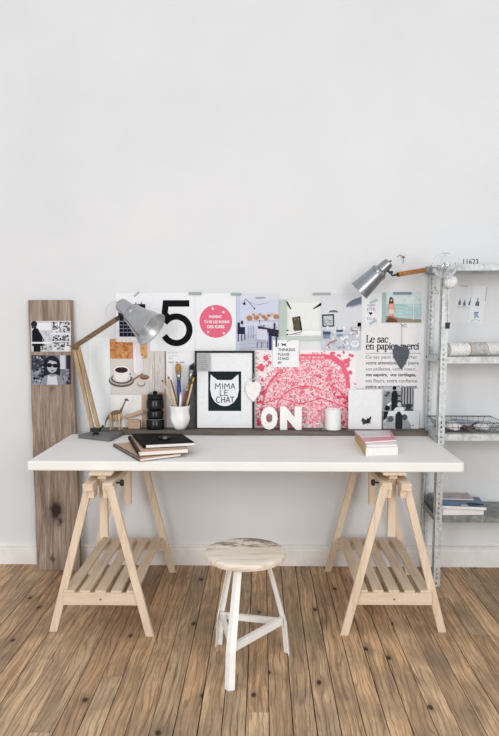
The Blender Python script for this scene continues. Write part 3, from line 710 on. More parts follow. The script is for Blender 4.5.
# dark lettered calendar sheet
a = A(116, 293.5, 157, 342, 1, C(238,239,242)); a.rect(130.5, 304.2, 145.5, 308.6, C(22,24,34)); a.rect(119.2, 318, 139, 336.6, C(24, 28, 44)); a.rect(119.2, 306, 124, 318, C(24,28,44))
for yy in (321, 324.6, 328.2, 331.8): a.rect(119.8, yy, 138.5, yy+.7, C(150,155,170))
for xx in (123, 127, 131, 135): a.rect(xx, 319, xx+.45, 336, C(120,126,144))
a.rect(135.6, 302.5, 136.6, 304.2, C(22,24,34)); a.rect(141, 302.5, 142, 304.2, C(22,24,34))
o = a.build('calendar_sheet'); tag(o, 'white sheet with a dark blue printed grid on the wall behind the desk lamp shade', 'poster'); tape(o, 136.5, 294.3, 7, 2.2, W0-.0016*1.6, -38, C(178,184,186))
# the 5
a = A(150, 293, 194.8, 351, 2, C(237,238,241)); BL = C(12,12,14)
a.rect(163.2, 300.3, 189.5, 306.8, BL); a.poly([(163.2,300.3),(169.6,300.3),(167.3,317),(160.6,321.5)], BL); a.line([(164,320),(166,317.6),(168.6,315.4)], 5, BL)
a.arc(176.2, 329.8, 13.2, 142, -147, 6.2, BL, 40)
o = a.build('number_poster'); tag(o, 'white poster with a large black numeral 5 beside the desk lamp shade', 'poster'); tape(o, 195, 293.6, 13, 3, W0-.0016*4, 0)
# pink dot
a = A(195, 293.5, 236, 351, 1, C(237,238,240)); PK = C(226, 106, 132)
a.ell(215.8, 321.4, 16.4, 16.4, PK, 48); a.text('MOMENT', 209, 315.4, 222, 318.2, WHITE, .03); a.text('TU ES LES BONNE', 204, 320.4, 229.5, 323.2, WHITE, .03); a.text('DES IDEES', 207, 325.2, 224.5, 328.2, WHITE, .03)
for x, y in ((212.8,308.5),(223.5,312.2),(208,332),(223.8,333.2)): a.ell(x, y, 1.3, 1.3, C(245,214,222), 12)
o = a.build('dot_poster'); tag(o, 'white poster with a pink dot and small white lettering', 'poster'); tape(o, 236, 294.2, 10.5, 2.6, W0-.0016*4, 0)
# dining room picture
a = A(236.2, 294, 278.4, 350, 2, C(205,210,228)); 
a.rect(236.2, 294, 278.4, 300, C(214,216,226)); a.poly([(236.2,336),(255,334),(278.4,338),(278.4,350),(236.2,350)], C(186,190,206)); a.rect(236.2, 294, 240, 350, C(196,202,224)); a.poly([(255,297.5),(265,297),(266,298.6),(256,299)], C(160,160,158))
for y in (339, 342.5, 346.5): a.line([(238,y+2),(277,y)], .35, C(166,170,190))
a.line([(244,302),(246,299),(254,308)], .5, C(60,62,74)); a.poly([(242.4,303.6),(245,302),(245.8,305),(243.6,305)], C(22,22,30)); a.ell(254.6, 308.6, .8, .8, C(26,26,34), 8); a.line([(248,302),(258,305),(270,302)], .25, C(120,120,130))
for x, y, r in ((249.5,318,2.6),(256.5,317.6,2.4),(263.5,316.6,1.8),(268.8,315.6,1.6),(276.2,316.8,2.4),(253.5,314.6,1.4),(260,314.5,1.4),(266,318.8,1.7),(272.5,314.2,1.6)): a.ell(x, y, r*1.2, r, rnd.choice([C(196,146,106), C(178,126,92), C(220,180,146), C(206,160,120)]), 12)
a.rect(247, 320.6, 278, 321.2, C(180,170,172)); a.ell(259.6, 320.8, .8, .8, C(60,56,64), 8); a.line([(259.6,321),(259.6,324)], .4, C(100,100,110))
a.rect(237.4, 327, 245, 334, C(38,42,66)); a.rect(237.4, 322.5, 240, 328, C(44,50,80)); a.ell(242, 322.5, 1.3, 2, C(36,36,52), 10)
for x in (237.8, 241.2, 244.4): a.rect(x, 333, x+.9, 342-(x-237)*.3, C(34,36,56))
a.rect(248, 326.5, 253.5, 333, C(190,196,214)); 
for x in (248, 250.8, 253.2): a.rect(x, 326, x+.5, 338.5, C(140,146,170))
a.poly([(258,326),(273,329),(279,330),(278.4,334),(258,331)], C(50,44,58)); a.rand((258,325,278,331), 14, .4, 1.2, [C(30,30,44), C(90,80,90), C(190,190,200)])
a.poly([(256.3,328.5),(267,329.5),(268.2,343),(256.8,342)], C(206,208,222)); a.poly([(256.8,339),(268.2,340),(268.2,343),(256.8,342)], C(170,172,192))
for x in (257, 261.5, 267.2): a.rect(x, 342, x+.6, 348, C(90,76,84))
a.poly([(268.5,332),(278.4,333.5),(278.4,337),(268.5,335.5)], C(44,38,66)); a.rect(269, 335, 271.6, 350, C(48,44,92)); a.rect(273.6, 323, 275.4, 330, C(56,56,76)); a.rect(275.6, 336, 277.2, 347, C(60,56,96))
tag(a.build('interior_print'), 'bluish print of a dining room with wooden baskets on the wall', 'picture')
# picture with small lamps and a book
a = A(279.2, 299.5, 321.2, 340.5, 2, C(206,212,206)); a.rect(279.2, 299.5, 287, 340.5, C(184,198,186)); a.poly([(287,299.5),(321.2,299.5),(321.2,338),(287,335)], C(221,225,220)); a.poly([(290,303),(318,303),(319,329),(289,329)], C(231,233,229))
a.poly([(285.8,301.5),(287.4,301.3),(291.5,309),(290.6,309.4)], C(34,34,38)); a.poly([(319.6,303.5),(321,302.5),(321.2,305.5),(313,309.5),(312.6,308.8)], C(34,34,38)); a.poly([(286.6,303),(290.6,309.4),(287.5,306)], C(120,126,122))
a.poly([(291.8,317.5),(300,316),(302,330.5),(294.2,331)], C(88,86,66)); a.poly([(298.6,316.4),(300,316),(302.4,330.4),(301,330.6)], C(30,30,28)); a.rand((293,318,299.6,330), 22, .4, 1.3, [C(120,112,78), C(60,66,44), C(150,140,110), C(96,70,50)])
a.poly([(286.5,332.4),(311,330.6),(321.2,331),(321.2,335),(287,336)], C(240,241,240)); a.line([(290,334.6),(302,331.8)], .7, C(110,104,98)); a.ell(287.3, 334.4, .9, .9, C(24,24,26), 8); a.ell(287.5, 330.4, 1.2, .8, C(70,70,60), 8); a.line([(287,334.4),(301,334)], .5, C(60,60,62))
a.rect(279.2, 336.4, 321.2, 340.5, C(196,206,198))
tag(a.build('interior_print'), 'pale green print of a white shelf with an olive book propped on it', 'picture')
# picture of table
a = A(321.3, 293.8, 361.3, 350.5, 1, C(214,217,223)); a.rect(321.3, 293.8, 361.3, 318, C(216,218,223)); 
a.poly([(345.5,307),(347,303.5),(352,300),(361.3,296.4),(361.3,303.6),(353,305.6)], C(116,124,142)); a.poly([(345.5,307),(353,305.6),(361.3,303.6),(361.3,305),(352,307.6)], C(170,176,188))
a.poly([(328.2,312.4),(330,310.6),(334,310),(337.6,311),(338,312.4)], C(110,114,126)); a.poly([(321.8,314.5),(334,314),(334.4,326.6),(322.4,327)], C(62,66,76)); a.poly([(323.4,316),(332.6,315.6),(333,325.2),(323.8,325.6)], C(196,200,204)); a.rand((324,317,332,325), 16, .4, 1, [C(90,94,100), C(230,230,232), C(150,150,156)])
for y in (320.2, 323): a.line([(324,y),(332,y-.2)], .4, C(110,112,120))
a.rect(321.3, 331, 361.3, 350.5, C(196,202,212)); a.rand((322,326,361,350), 80, .8, 2.8, [C(232,234,238), C(240,241,243), C(180,188,200), C(206,210,220)])
a.rect(323, 331.5, 330.6, 334.5, C(76,86,112)); a.rect(323, 334.5, 330, 338.5, C(128,142,170)); a.rect(336.4, 329.8, 343, 332, C(84,92,112)); a.rect(336.6, 334, 343, 336.4, C(140,150,172)); a.rand((350,326,361,335), 22, .5, 1.8, [C(150,134,130), C(112,100,100), C(186,168,160), C(210,204,200)])
a.line([(327,345.5),(332,341.5),(337,340)], 1.1, C(196,120,110)); a.rand((324,338,346,349), 20, .4, 1.1, [C(196,140,126), C(120,112,112), C(90,92,104)]); a.ell(355, 344, 4.4, 3.6, C(236,238,242)); a.ell(355, 343.6, 2.8, 2, C(206,212,222))
o = a.build('interior_print'); tag(o, 'print of a white table setting below a grey blue pendant lamp', 'picture'); tape(o, 321.6, 293.9, 18, 2.4, W0-.0016*3.2)
# coffee cup page
a = A(110.3, 339, 150, 431, 0, C(216,209,203)); OR = [C(190,128,74), C(206,148,96), C(176,112,60), C(220,168,120), C(196,104,58)]
a.rect(110.3, 339, 133.4, 358.8, C(204,148,98)); a.rand((110.6,341,133,358.6), 70, .5, 2.4, OR); a.rand((110.6,339,133,342), 30, .3, .9, [C(232,220,208), C(222,200,180)])
a.rect(140.5, 340, 147.6, 358.6, C(212,164,116)); a.rand((140.6,341,147.4,358.4), 24, .4, 1.6, OR+[C(220,190,150)])
a.poly([(133.6,341),(140.4,341),(140.6,352),(143.4,362),(143.2,371),(140,374.4),(134.4,373.6),(133.4,366)], C(226,222,228)); a.poly([(134.4,346),(136.6,346),(136.8,372),(134.4,372)], C(238,236,242))
a.ell(121.5, 380.6, 12.6, 6.4, C(96,84,80)); a.ell(121.7, 379.4, 12.0, 5.8, C(176,168,162)); a.ell(121.9, 378.6, 10.4, 5.0, C(78,66,62)); a.ell(121.8, 378, 9, 4.3, C(214,208,202))
a.poly([(114.2,369.5),(114.6,376),(117,381),(121.4,382.4),(126,381),(129,376),(129.8,369.5)], C(234,230,226)); a.ell(122, 369.6, 7.8, 3.7, C(242,239,235)); a.ell(121.8, 370, 6.5, 2.9, C(58,36,42)); a.ell(130.8, 374, 2.0, 2.6, C(232,228,224)); a.ell(130.6, 374, 1.0, 1.6, C(150,140,134))
a.ell(144.6, 377, 4.6, 2.4, C(104,78,66)); a.ell(144.6, 376.3, 4, 1.6, C(150,118,98)); a.line([(133,380),(139,376),(143,374)], 1.5, C(140,116,98)); a.ell(141.3, 383.4, 4, 3.2, C(138,128,122)); a.ell(141.2, 382.8, 3.5, 2.6, C(208,202,196))
a.rect(110.3, 394.5, 141.5, 431, C(238,236,233)); a.rect(141.5, 394, 150, 431, C(196,172,152)); a.line([(110.3,394.5),(150,394.5)], .5, C(206,200,194))
tag(a.build('magazine_page'), 'magazine page showing a cup of black coffee on a saucer', 'picture')
# driftwood texture sheet
a = A(148.6, 351, 166.2, 431, 1, C(214,208,204)); 
for _ in range(60):
    x = rnd.uniform(149.2, 165.4); y = rnd.uniform(352, 405); L = rnd.uniform(4, 16); a.line([(x, y), (x+rnd.uniform(-.5, .5), min(y+L, 430))], rnd.uniform(.2, .8), rnd.choice([C(196,186,182), C(228,224,222), C(184,172,168), C(220,210,206), C(204,190,180)])); a.n -= .8
a.n = int(a.n)+1; a.line([(154.5,352),(155,380),(154,404)], .4, C(150,140,136)); a.line([(165.6,351.5),(165.8,372),(164.8,400),(165.6,430)], .8, C(110,100,96)); a.rect(148.6, 392, 166.2, 431, C(190,162,138))
tag(a.build('texture_sheet'), 'sheet printed with pale weathered wood grain behind the black canister', 'picture')
a = A(166.4, 350.8, 194.6, 431, 0, C(238,238,240)); a.text('LES PETITS', 168.6, 352.4, 178, 353.6, C(150,152,158)); a.text('carnets de', 168.6, 355, 177, 356.2, C(150,152,158)); a.text('notes', 168.6, 357.6, 173, 358.8, C(150,152,158)); a.text('TOUT   EN   BOIS', 168.6, 361.6, 184.6, 363.2, C(50,50,54), .02)
a.poly([(189,366),(194.6,362),(194.6,431),(186,431)], C(120,116,112))
tag(a.build('text_card'), 'white card with small lines of text behind the paint brushes', 'card')
# pink map
a = A(255, 350, 356.4, 431, 0, C(240,236,236)); mr = random.Random(21); MP = [C(232,98,122), C(238,132,150), C(226,84,110), C(244,170,182), C(236,120,140)]
def inside(x, y): return ((x-310)/54)**2+((y-408)/56)**2 < 1
ML = [C(60,30,36), C(120,60,70)]
nx, ny = 66, 54
jit = {}
def J(i, j):
    if (i, j) not in jit: jit[(i, j)] = (255.6+i*100.2/nx+mr.uniform(-.55, .55)*(0 < i < nx), 350.6+j*80/ny+mr.uniform(-.5, .5)*(0 < j < ny))
    return jit[(i, j)]
a.poly([(310+x_, 408+y_) for x_, y_ in [(44*math.cos(t_*PI/20), -50*math.sin(t_*PI/20)) for t_ in range(-3, 24)] if 408+y_ < 430.5], C(244, 212, 216))
z0 = a.z()
for i in range(nx):
    for j_ in range(ny):
        q = [J(i, j_), J(i+1, j_), J(i+1, j_+1), J(i, j_+1)]; mx_, my_ = q[0]
        if mx_ > 346 and my_ < 392: 
            if mr.random() < .97: continue
        pr_ = .66 if inside(mx_, my_) else (.34 if my_ > 362 else .1)
        if mr.random() < pr_:
            c_x = sum(p[0] for p in q)/4; c_y = sum(p[1] for p in q)/4; k = mr.uniform(.72, .98)
            a.face([a.bm.verts.new(a.p(c_x+(x-c_x)*k, c_y+(y-c_y)*k, z0)) for x, y in q][::-1], mr.choice(MP[1:] if inside(mx_, my_) else MP))
def blobs(pts, rmin, rmax, n, c):
    for _ in range(n):
        x, y = mr.choice(pts); x += mr.uniform(-3, 3); y += mr.uniform(-3, 3); r = mr.uniform(rmin, rmax)
        x = min(max(x, 256+r), 355.5-r); y = min(max(y, 351+r), 430-r)
        a.poly([(x+r*math.cos(k*PI/4)*mr.uniform(.6, 1), y+r*math.sin(k*PI/4)*mr.uniform(.6, 1)) for k in range(8)], c); a.n -= .8
    a.n = int(a.n)+1
blobs([(262,368),(266,358),(260,380),(258,365),(270,364)], 1.6, 3.6, 12, C(232,96,120)); blobs([(258,400),(262,412),(258,424),(262,392)], 1.2, 3, 16, C(226,84,110))
blobs([(331,354),(337,358),(342,353),(347,361),(351,356),(345,368),(348,374)], 1.2, 3.0, 16, C(232,100,122)); blobs([(341,396),(346,410),(342,420),(346,400),(352,412),(336,412)], 1.0, 2.8, 26, C(214,70,96))
blobs([(331,384),(333,390),(328,378)], 2, 3, 5, C(236,120,140)); blobs([(303,390),(292,384),(330,372),(318,376)], 1.6, 2.6, 12, C(234,110,132))
a.rect(299.5, 354.2, 327, 356.4, C(234,112,134)); a.rect(299.5, 357.6, 326, 359.6, C(238,130,150)); a.poly([(324,354),(334,355),(344,363),(349,376),(350,388),(346.5,388),(345,377),(340,366),(331,359.6),(324,358)], C(234,104,128))
a.arc(309, 407, 46, 178, 128, 2.0, C(232,98,122)); a.arc(306, 412, 30, 168, 60, 1.0, C(232,98,122), ry=26); a.arc(300, 436, 60, 62, 30, 1.2, C(234,110,132)); a.line([(262,404),(280,398),(300,404),(322,398),(348,408)], 1.0, C(232,96,120))
for _ in range(120):
    x, y = mr.uniform(266, 344), mr.uniform(366, 424)
    if not inside(x, y): continue
    th = mr.uniform(0, PI); L = mr.uniform(1.5, 5); a.line([(x, y), (x+L*math.cos(th), y+L*math.sin(th)*.8)], .28, mr.choice([C(240,236,236), C(245,240,240), C(130,60,74)])); a.n -= .9
a.n = int(a.n)+1
for _ in range(26):
    x, y = mr.uniform(272, 338), mr.uniform(374, 400); a.line([(x, y), (x+mr.uniform(-4, 4), y+mr.uniform(-5, 5))], .3, C(110,70,78)); a.n -= .9
a.n = int(a.n)+1
tag(a.build('map_poster'), 'white poster printed with a dense pink city map behind the white letters', 'poster')
a = A(272.8, 340.2, 298.8, 367.2, 4, C(240,240,242)); I = C(40,42,52)
a.text("I 'M", 278, 343.2, 285.8, 346, I, .02); a.text('THINKING', 278, 348.2, 295, 351.2, I, .02); a.text('PLEASE', 278, 353, 289.4, 355.8, C(80,84,96), .02); a.text('STAND', 278, 357.2, 289, 360, C(60,62,72), .02); a.text('BY', 278, 361.6, 282.2, 364.2, I, .02)
o = a.build('note_card'); tag(o, 'small white note reading I am thinking please stand by, above the pink map', 'note'); tape(o, 291, 339.8, 9, 1.8, W0-.0016*5, -18, C(196,206,200))
# Le sac en papier merci
a = A(362, 293, 422.5, 335, 0, C(236,236,237)); o = a.build('paper_sheet'); tag(o, 'upper plain part of white paper on the wall behind the beach postcard', 'paper')
a = A(356.8, 322.5, 423.4, 430.6, 1, C(232,230,231)); TX = C(34,34,40)
def serif(a, st, x, y, xh, w, c):
    """letters drawn with a broad pen; x-height xh, (x,y) start of baseline"""
    def cv(cx, cy, rx, ry, a0, a1, n=12): return [(cx+rx*math.cos(math.radians(a0+(a1-a0)*i/n)), cy+ry*math.sin(math.radians(a0+(a1-a0)*i/n))) for i in range(n+1)]
    st_ = lambda X, y0, y1: [(X, y0), (X, y1)]
    foot = lambda X, Y: [(X-.17, Y), (X+.17, Y)]
    G_ = {'L': (1.0, [st_(.22, 0, 1.5), foot(.22, 1.48), [(.05,.03),(.84,.03)], [(.86,.0),(.88,.36)]]), 'e': (.86, [[(.12,.58),(.74,.58)], cv(.42,.5,.36,.5,12,180), cv(.42,.5,.36,.5,180,318)]),
        's': (.68, [cv(.32,.74,.22,.24,30,215,9)+cv(.32,.26,.24,.25,60,-150,9), [(.54,.95),(.54,.7)], [(.08,.3),(.08,.04)]]), 'a': (.82, [[(.56,.7),(.56,.12),(.66,.02),(.8,.06)], cv(.36,.72,.22,.26,10,150,8), cv(.34,.27,.25,.26,60,300,10), [(.44,.55),(.56,.58)]]),
        'c': (.78, [cv(.44,.5,.36,.5,42,318,16), [(.7,.88),(.7,.7)]]), 'n': (1.02, [st_(.2,0,1), foot(.2,.02), [(.04,.96),(.2,1)], cv(.5,.66,.28,.32,160,0,8)+[(.78,.0)], foot(.78,.02)]),
        'p': (.98, [st_(.22,-.5,.98), foot(.22,-.48), [(.05,.95),(.22,1)], cv(.5,.5,.34,.49,150,-150,16)]), 'i': (.46, [st_(.22,0,.98), foot(.22,.02), [(.06,.94),(.22,.98)], [(.22,1.2),(.22,1.38)]]),
        'r': (.7, [st_(.2,0,.98), foot(.2,.02), [(.04,.95),(.2,1)], cv(.44,.72,.22,.25,150,50,6), [(.6,.94),(.6,.76)]]), 'm': (1.5, [st_(.2,0,1), foot(.2,.02), [(.04,.96),(.2,1)], cv(.46,.66,.26,.32,160,0,8)+[(.72,0)], foot(.72,.02), cv(.98,.66,.26,.32,160,0,8)+[(1.24,0)], foot(1.24,.02)]), ' ': (.55, [])}
    n0 = a.n
    tot = sum(G_[ch][0] for ch in st); k = w/(tot)
    for ch in st:
        adv, ss = G_[ch]
        for s_ in ss: a.n = n0; a.line([(x+px*k, y-py*xh) for px, py in s_], .25*xh, c, nib=.13*xh)
        x += adv*k
    a.n = n0+1
serif(a, 'Le sac', 365.6, 342.3, 4.7, 22, TX); serif(a, 'en papier merci', 365.6, 349.3, 4.6, 53, TX)
a.rect(365.5, 353.0, 421, 353.4, C(110,110,114))
lines = [('Ce sac peut transporter', 358.6, 417, 0), ('votre attention,  vos jours,', 364.6, 419, 1), ('vos paillettes, votre coeur,', 370.6, 416, 0), ('vos espoirs,  vos cartilages,', 376.4, 416, 2), ('vos fleurs, votre confiance,', 382.2, 418, 0), ('votre amour,  et le reste.', 388.2, 418, 1)]
for s_, yb, xr, bd in lines: a.text(s_, 365.4, yb-3.4, xr, yb+.9, C(96,96,102) if not bd else C(56,56,62), .012*bd)
a.line([(356.8,389),(372,388.6),(390,389)], .5, C(190,190,192))
o = a.build('text_poster'); tag(o, 'white poster headed Le sac en papier merci with rows of French text', 'poster')
# heart card
a = A(364.4, 297.5, 377.2, 325, 3, C(232,234,240), rot=4)
a.text('HAPPY', 367, 304, 375, 306.8, C(120,124,136)); a.text('LIFE', 367, 308, 375, 310.6, C(120,124,136)); a.text('OUI', 367.5, 317.2, 375.5, 320, C(140,144,156)); a.arc(371.5, 310.8, 4, 200, -20, .3, C(150,150,160))
a.poly([(370.8,315.2),(368.9,313.3),(369.3,312.2),(370.3,312.1),(370.8,312.7),(371.4,312.1),(372.4,312.2),(372.8,313.3)], C(24,24,28))
o = a.build('small_card'); tag(o, 'small white card with a tiny black heart beside the beach postcard', 'card'); tape(o, 373.5, 301.3, 8.5, 2.4, W0-.0016*5, -25, C(190,200,204)); tape(o, 373, 322, 8, 2.6, W0-.0016*5, -30, C(178,190,200))
# beach postcard
a = A(382.3, 292.6, 421.6, 322.6, 3, C(182,206,206)); a.rect(382.3, 292.6, 421.6, 304, C(206,220,218)); a.rect(382.3, 304, 421.6, 316, C(174,202,204)); a.poly([(382.3,315),(400,318),(421.6,319.5),(421.6,322.6),(382.3,322.6)], C(150,140,124))
for _ in range(26):
    y = rnd.uniform(303, 317); x = rnd.uniform(392, 410); a.rect(x, y, x+rnd.uniform(4, 11), y+.5, rnd.choice([C(150,188,192), C(206,224,222), C(190,214,212)])); a.n -= .8
a.n = int(a.n)+1
a.rand((402,293.2,421,303), 26, .6, 1.8, [C(222,228,220), C(196,212,206), C(176,196,186)]); a.rect(413, 296, 413.8, 320, C(214,226,224)); a.rect(382.3, 292.6, 386, 322.6, C(160,186,186))
a.ell(391, 299.6, 1.9, 2.5, C(66,44,36)); a.poly([(389.2,300),(393.2,299.6),(393.6,304.6),(388.6,304.6)], C(88,56,44)); a.ell(391.2, 300.2, 1.0, 1.4, C(206,168,146)); a.poly([(389.2,303.6),(393.4,303.6),(393.4,310),(389.4,310)], C(226,164,148)); a.poly([(388.8,309.5),(393.6,309.5),(394.4,314),(388.4,314)], C(232,206,196))
a.rect(389.2, 314, 390.8, 321, C(206,158,136)); a.rect(392, 314, 393.5, 321, C(206,158,136)); a.poly([(386,321),(389,317),(396,319),(398,322.2),(386,322.4)], C(110,74,58)); a.line([(389,305),(387.6,311)], .8, C(206,160,140)); a.line([(393.6,305),(394.8,311)], .8, C(206,160,140)); a.rect(389,316,393.6,317.6,C(196,84,76))
o = a.build('postcard'); tag(o, 'turquoise beach postcard with a standing girl in pink', 'postcard'); tape(o, 402.5, 293.4, 18.5, 2.6, W0-.0016*5, 0, C(120,146,158))
# photographs lower right
a = A(383.6, 386.8, 413.6, 411, 4, G(150)); a.rect(383.6, 386.8, 413.6, 391, G(190)); a.rect(401, 387, 413.4, 407, G(84))
for x in (402.6, 405.4, 408.4, 411.2): a.rect(x, 387.4, x+1.1, 404, G(186))
a.rand((384,391,402,410), 40, .6, 2, [G(190), G(226), G(110), G(60)]); a.poly([(391.4,410.8),(391.4,394),(393,390.5),(396.4,390.5),(398,396),(397,404),(398,411)], G(34)); a.ell(394.2, 387.9, 2.0, 2.2, G(24)) 
a.ell(399, 403.5, 3, 3.4, G(56)); a.ell(399.3, 404.4, 1.9, 2.4, G(196)); a.poly([(393,411),(396,407.5),(403,407),(406,411)], G(222)); a.ell(408.6, 406.6, 2.8, 2.8, G(52)); a.poly([(404,411),(406,408.6),(411.6,408.8),(413.6,411)], G(70)); a.ell(387.4, 408.2, 2.6, 2.6, G(30))
tag(a.build('photograph'), 'upper black and white photo of people before a striped curtain, at the poster foot', 'photograph', 'black and white photographs at the right')
a = Art(382.8, 410.9, 419.2, 430.4, 3.617, G(190), lean=3); a.rect(382.8, 410.9, 419.2, 416, G(222)); a.rect(408, 411, 419, 430, G(214)); a.poly([(395,430),(395.5,414),(399,412),(402.5,415),(402.8,430)], G(44)); a.ell(398.8, 413.6, 2.1, 2.2, G(40))
a.rand((383.4,416,395,430), 44, .7, 2.2, [G(60), G(140), G(210), G(120), G(170)]); a.ell(404.6, 417.2, 2.6, 3.2, G(80)); a.poly([(402,430),(402.6,421),(408,420),(411,425),(411.4,430)], G(150)); a.ell(390.6, 419, 3, 3.2, G(96)); a.poly([(385.5,430),(387,423),(394,422),(396,430)], G(172)); a.poly([(383.2,421),(383.2,411.2),(388.6,411.2),(386.6,417)], G(36)); a.ell(412.8,425.3,1.2,.6,G(120))
tag(a.build('photograph'), 'lower black and white group photo standing on the dark board', 'photograph', 'black and white photographs at the right')
# perfume bottle cards
a = Art(454.6, 284.5, 471.2, 322.5, W0, C(226,229,232), rot=6)
for x, y, s_ in ((459.6,302.6,1.0),(464.4,303,1.0),(470,302,1.5)):
    a.poly([(x-1.4*s_**.5,y+2.6),(x-1.1*s_**.5,y-.6),(x-.35,y-2*s_),(x-.3,y-3.6*s_),(x+.3,y-3.6*s_),(x+.35,y-2*s_),(x+1.1*s_**.5,y-.6),(x+1.4*s_**.5,y+2.6)], C(110,116,134))
a.text('eau', 458, 306, 468, 308, C(178,184,196)); a.rect(457, 285.6, 466, 286.4, C(170,180,176))
tag(a.build('illustrated_card'), 'pale card with three small bottles drawn on it, left of the pair behind the shelving', 'card', 'bottle cards behind the shelving')
a = Art(470.2, 285, 485, 323.5, W0-.0022, C(228,231,235), rot=6)
a.poly([(475.2,306),(475.6,302.6),(476.8,300.6),(476.9,298),(477.7,298),(477.8,300.6),(479,302.6),(479.4,306)], C(100,108,128)); a.poly([(475,312.5),(480,311.6),(479,314),(481,318),(478,317),(476.4,319.4),(475.6,315.4)], C(150,166,198)); a.line([(475,313),(479.8,312)], .7, C(92,108,150)); a.line([(473,322),(478,319),(482,321)], .5, C(160,172,196))
a.rect(484.4, 286, 484.9, 300, C(140,140,140))
tag(a.build('illustrated_card'), 'pale card with one bottle and a blue sketch, right of the pair behind the shelving', 'card', 'bottle cards behind the shelving')

# slate heart on a string
Yh = WALL-.014
ht = thing('hanging_heart', 'dark slate heart hanging on a string over the French text poster', 'heart ornament', onY(401.5, 369, Yh))
def heart(cx, cy, w, h, Y, th, notch=.16, n=20):
    pts = []
    for i in range(2*n):
        t_ = 2*PI*i/(2*n); hx = 16*math.sin(t_)**3; hy = 13*math.cos(t_)-5*math.cos(2*t_)-2*math.cos(3*t_)-math.cos(4*t_)
        pts.append(onY(cx+hx/32*w, cy-(hy+2.5)/29*h, Y))
    return pts
hp = [(401.4,348.2),(403.5,345.8),(406.6,346.2),(409,349),(409.6,352.6),(408.2,358),(405.4,363.6),(402.2,368.8),(400.6,368.8),(397,363),(393.8,357),(392.8,351.6),(394,348),(396.6,345.6),(399.6,346)]
b = MB(); b.prism([onY(x, y, Yh) for x, y in hp], (0, .009, 0)); b.build('heart', 'slate', ht, bevel=.003)
b = MB(); b.tube([onY(401.6, 348.5, Yh-.001), onY(401.8, 336, Yh), onY(401.6, 325, Yh+.004)], .0011, 5); b.build('string', 'string', ht)
b = MB(); b.tube([onY(401.6, 324.6, WALL-.006), onY(401.6, 324.6, WALL-.018)], .0016, 6); b.tube([onY(400.5, 323, Yh), onY(402, 325.4, Yh), onY(406.5, 324.4, Yh)], .0014, 6); b.tube([onY(402, 325.6, Yh), onY(407, 327.2, Yh)], .001, 5); b.build('nail', 'brown_handle', ht)
# nail with hook above the clamp lamp
b = MB(); b.tube([onY(397.5, 256.5, WALL-.014), onY(400, 255, WALL-.016), onY(402.5, 256.4, WALL-.010), onY(403.2, 257, WALL-.002)], .0018, 6); b.ball(onY(403.4, 257, WALL-.008), .007); b.tube([onY(403.4, 257.5, WALL-.008), onY(403.2, 263, WALL-.006)], .0012, 5)
tag(b.build('wall_hook', 'bare_steel', smooth=True), 'small metal hook in the wall above the clamp lamp', 'hook')

# ------------------------------------------------------------------ things on the board
def standing(px, py, Y): return onY(px, py, Y)
# black canister: stacked rounded rings
cc = onY(155.4, 420, 3.582); k = mpp(3.58); r = 9.2*k
ct = thing('canister', 'glossy black ribbed canister standing between the dinosaur and the brush cup', 'canister', (cc.x, 3.582, LEDGE))
hh = 37*k
pf = [(r*.86, .001), (r*.98, .004)]
for i, (a0, a1, rr_) in enumerate(((.0, .27, 1.0), (.29, .52, .93), (.54, .82, .97))):
    if i: pf.append((r*.84*rr_, hh*(a0-.01)))
    pf += [(r*rr_*.93, hh*a0+.004), (r*rr_, hh*(a0+.04)), (r*rr_, hh*(a1-.04)), (r*rr_*.93, hh*a1)]
b = MB(); b.lathe(pf, (cc.x, 3.582, LEDGE), n=40); b.build('body', 'black_enamel', ct, smooth='angle')
b = MB(); b.lathe([(r*.80, hh*.815), (r*.88, hh*.84), (r*.88, hh*.93), (r*.78, hh*.965), (r*.3, hh*.975), (r*.22, hh*.98), (r*.25, hh*1.03), (.002, hh*1.05)], (cc.x, 3.582, LEDGE), n=40); b.build('lid', 'black_enamel', ct, smooth='angle')
b = MB(); b.lathe([(r*1.0, hh*.275), (r*.985, hh*.285)], (cc.x, 3.582, LEDGE), n=40, caps=False); b.build('ring', 'steel', ct)
# cup
cu = onY(179.8, 420, 3.580); cy = 3.580
cup = thing('brush_cup', 'white sculpted ceramic cup holding the paint brushes', 'cup', (cu.x, cy, LEDGE)); k = mpp(cy); ch = 24*k
prof = [(.0, .001), (5.2*k, .001), (6.2*k, .006), (8.2*k, ch*.2), (9.6*k, ch*.38), (10.0*k, ch*.52), (9.3*k, ch*.66), (9.4*k, ch*.8), (10.2*k, ch*.93), (10.4*k, ch), (9.7*k, ch), (9.2*k, ch*.9), (8.6*k, ch*.6), (8.2*k, ch*.38), (5*k, ch*.12), (.0, ch*.10)]
b = MB(); b.lathe(prof, (cu.x, cy, LEDGE), n=48)
for v in b.bm.verts:     # modelled folds and bumps
    d_ = v.co-Vector((cu.x, cy, LEDGE)); th_ = math.atan2(d_.y, d_.x); q = d_.z/ch
    kk = 1+.05*math.sin(5*th_+3*q)*math.sin(PI*min(max(q, 0), 1))+.03*math.sin(9*th_+8*q)*math.sin(PI*min(max(q, 0), 1)); v.co.x = cu.x+d_.x*kk; v.co.y = cy+d_.y*kk
b.build('body', 'white_ceramic', cup, smooth='angle')
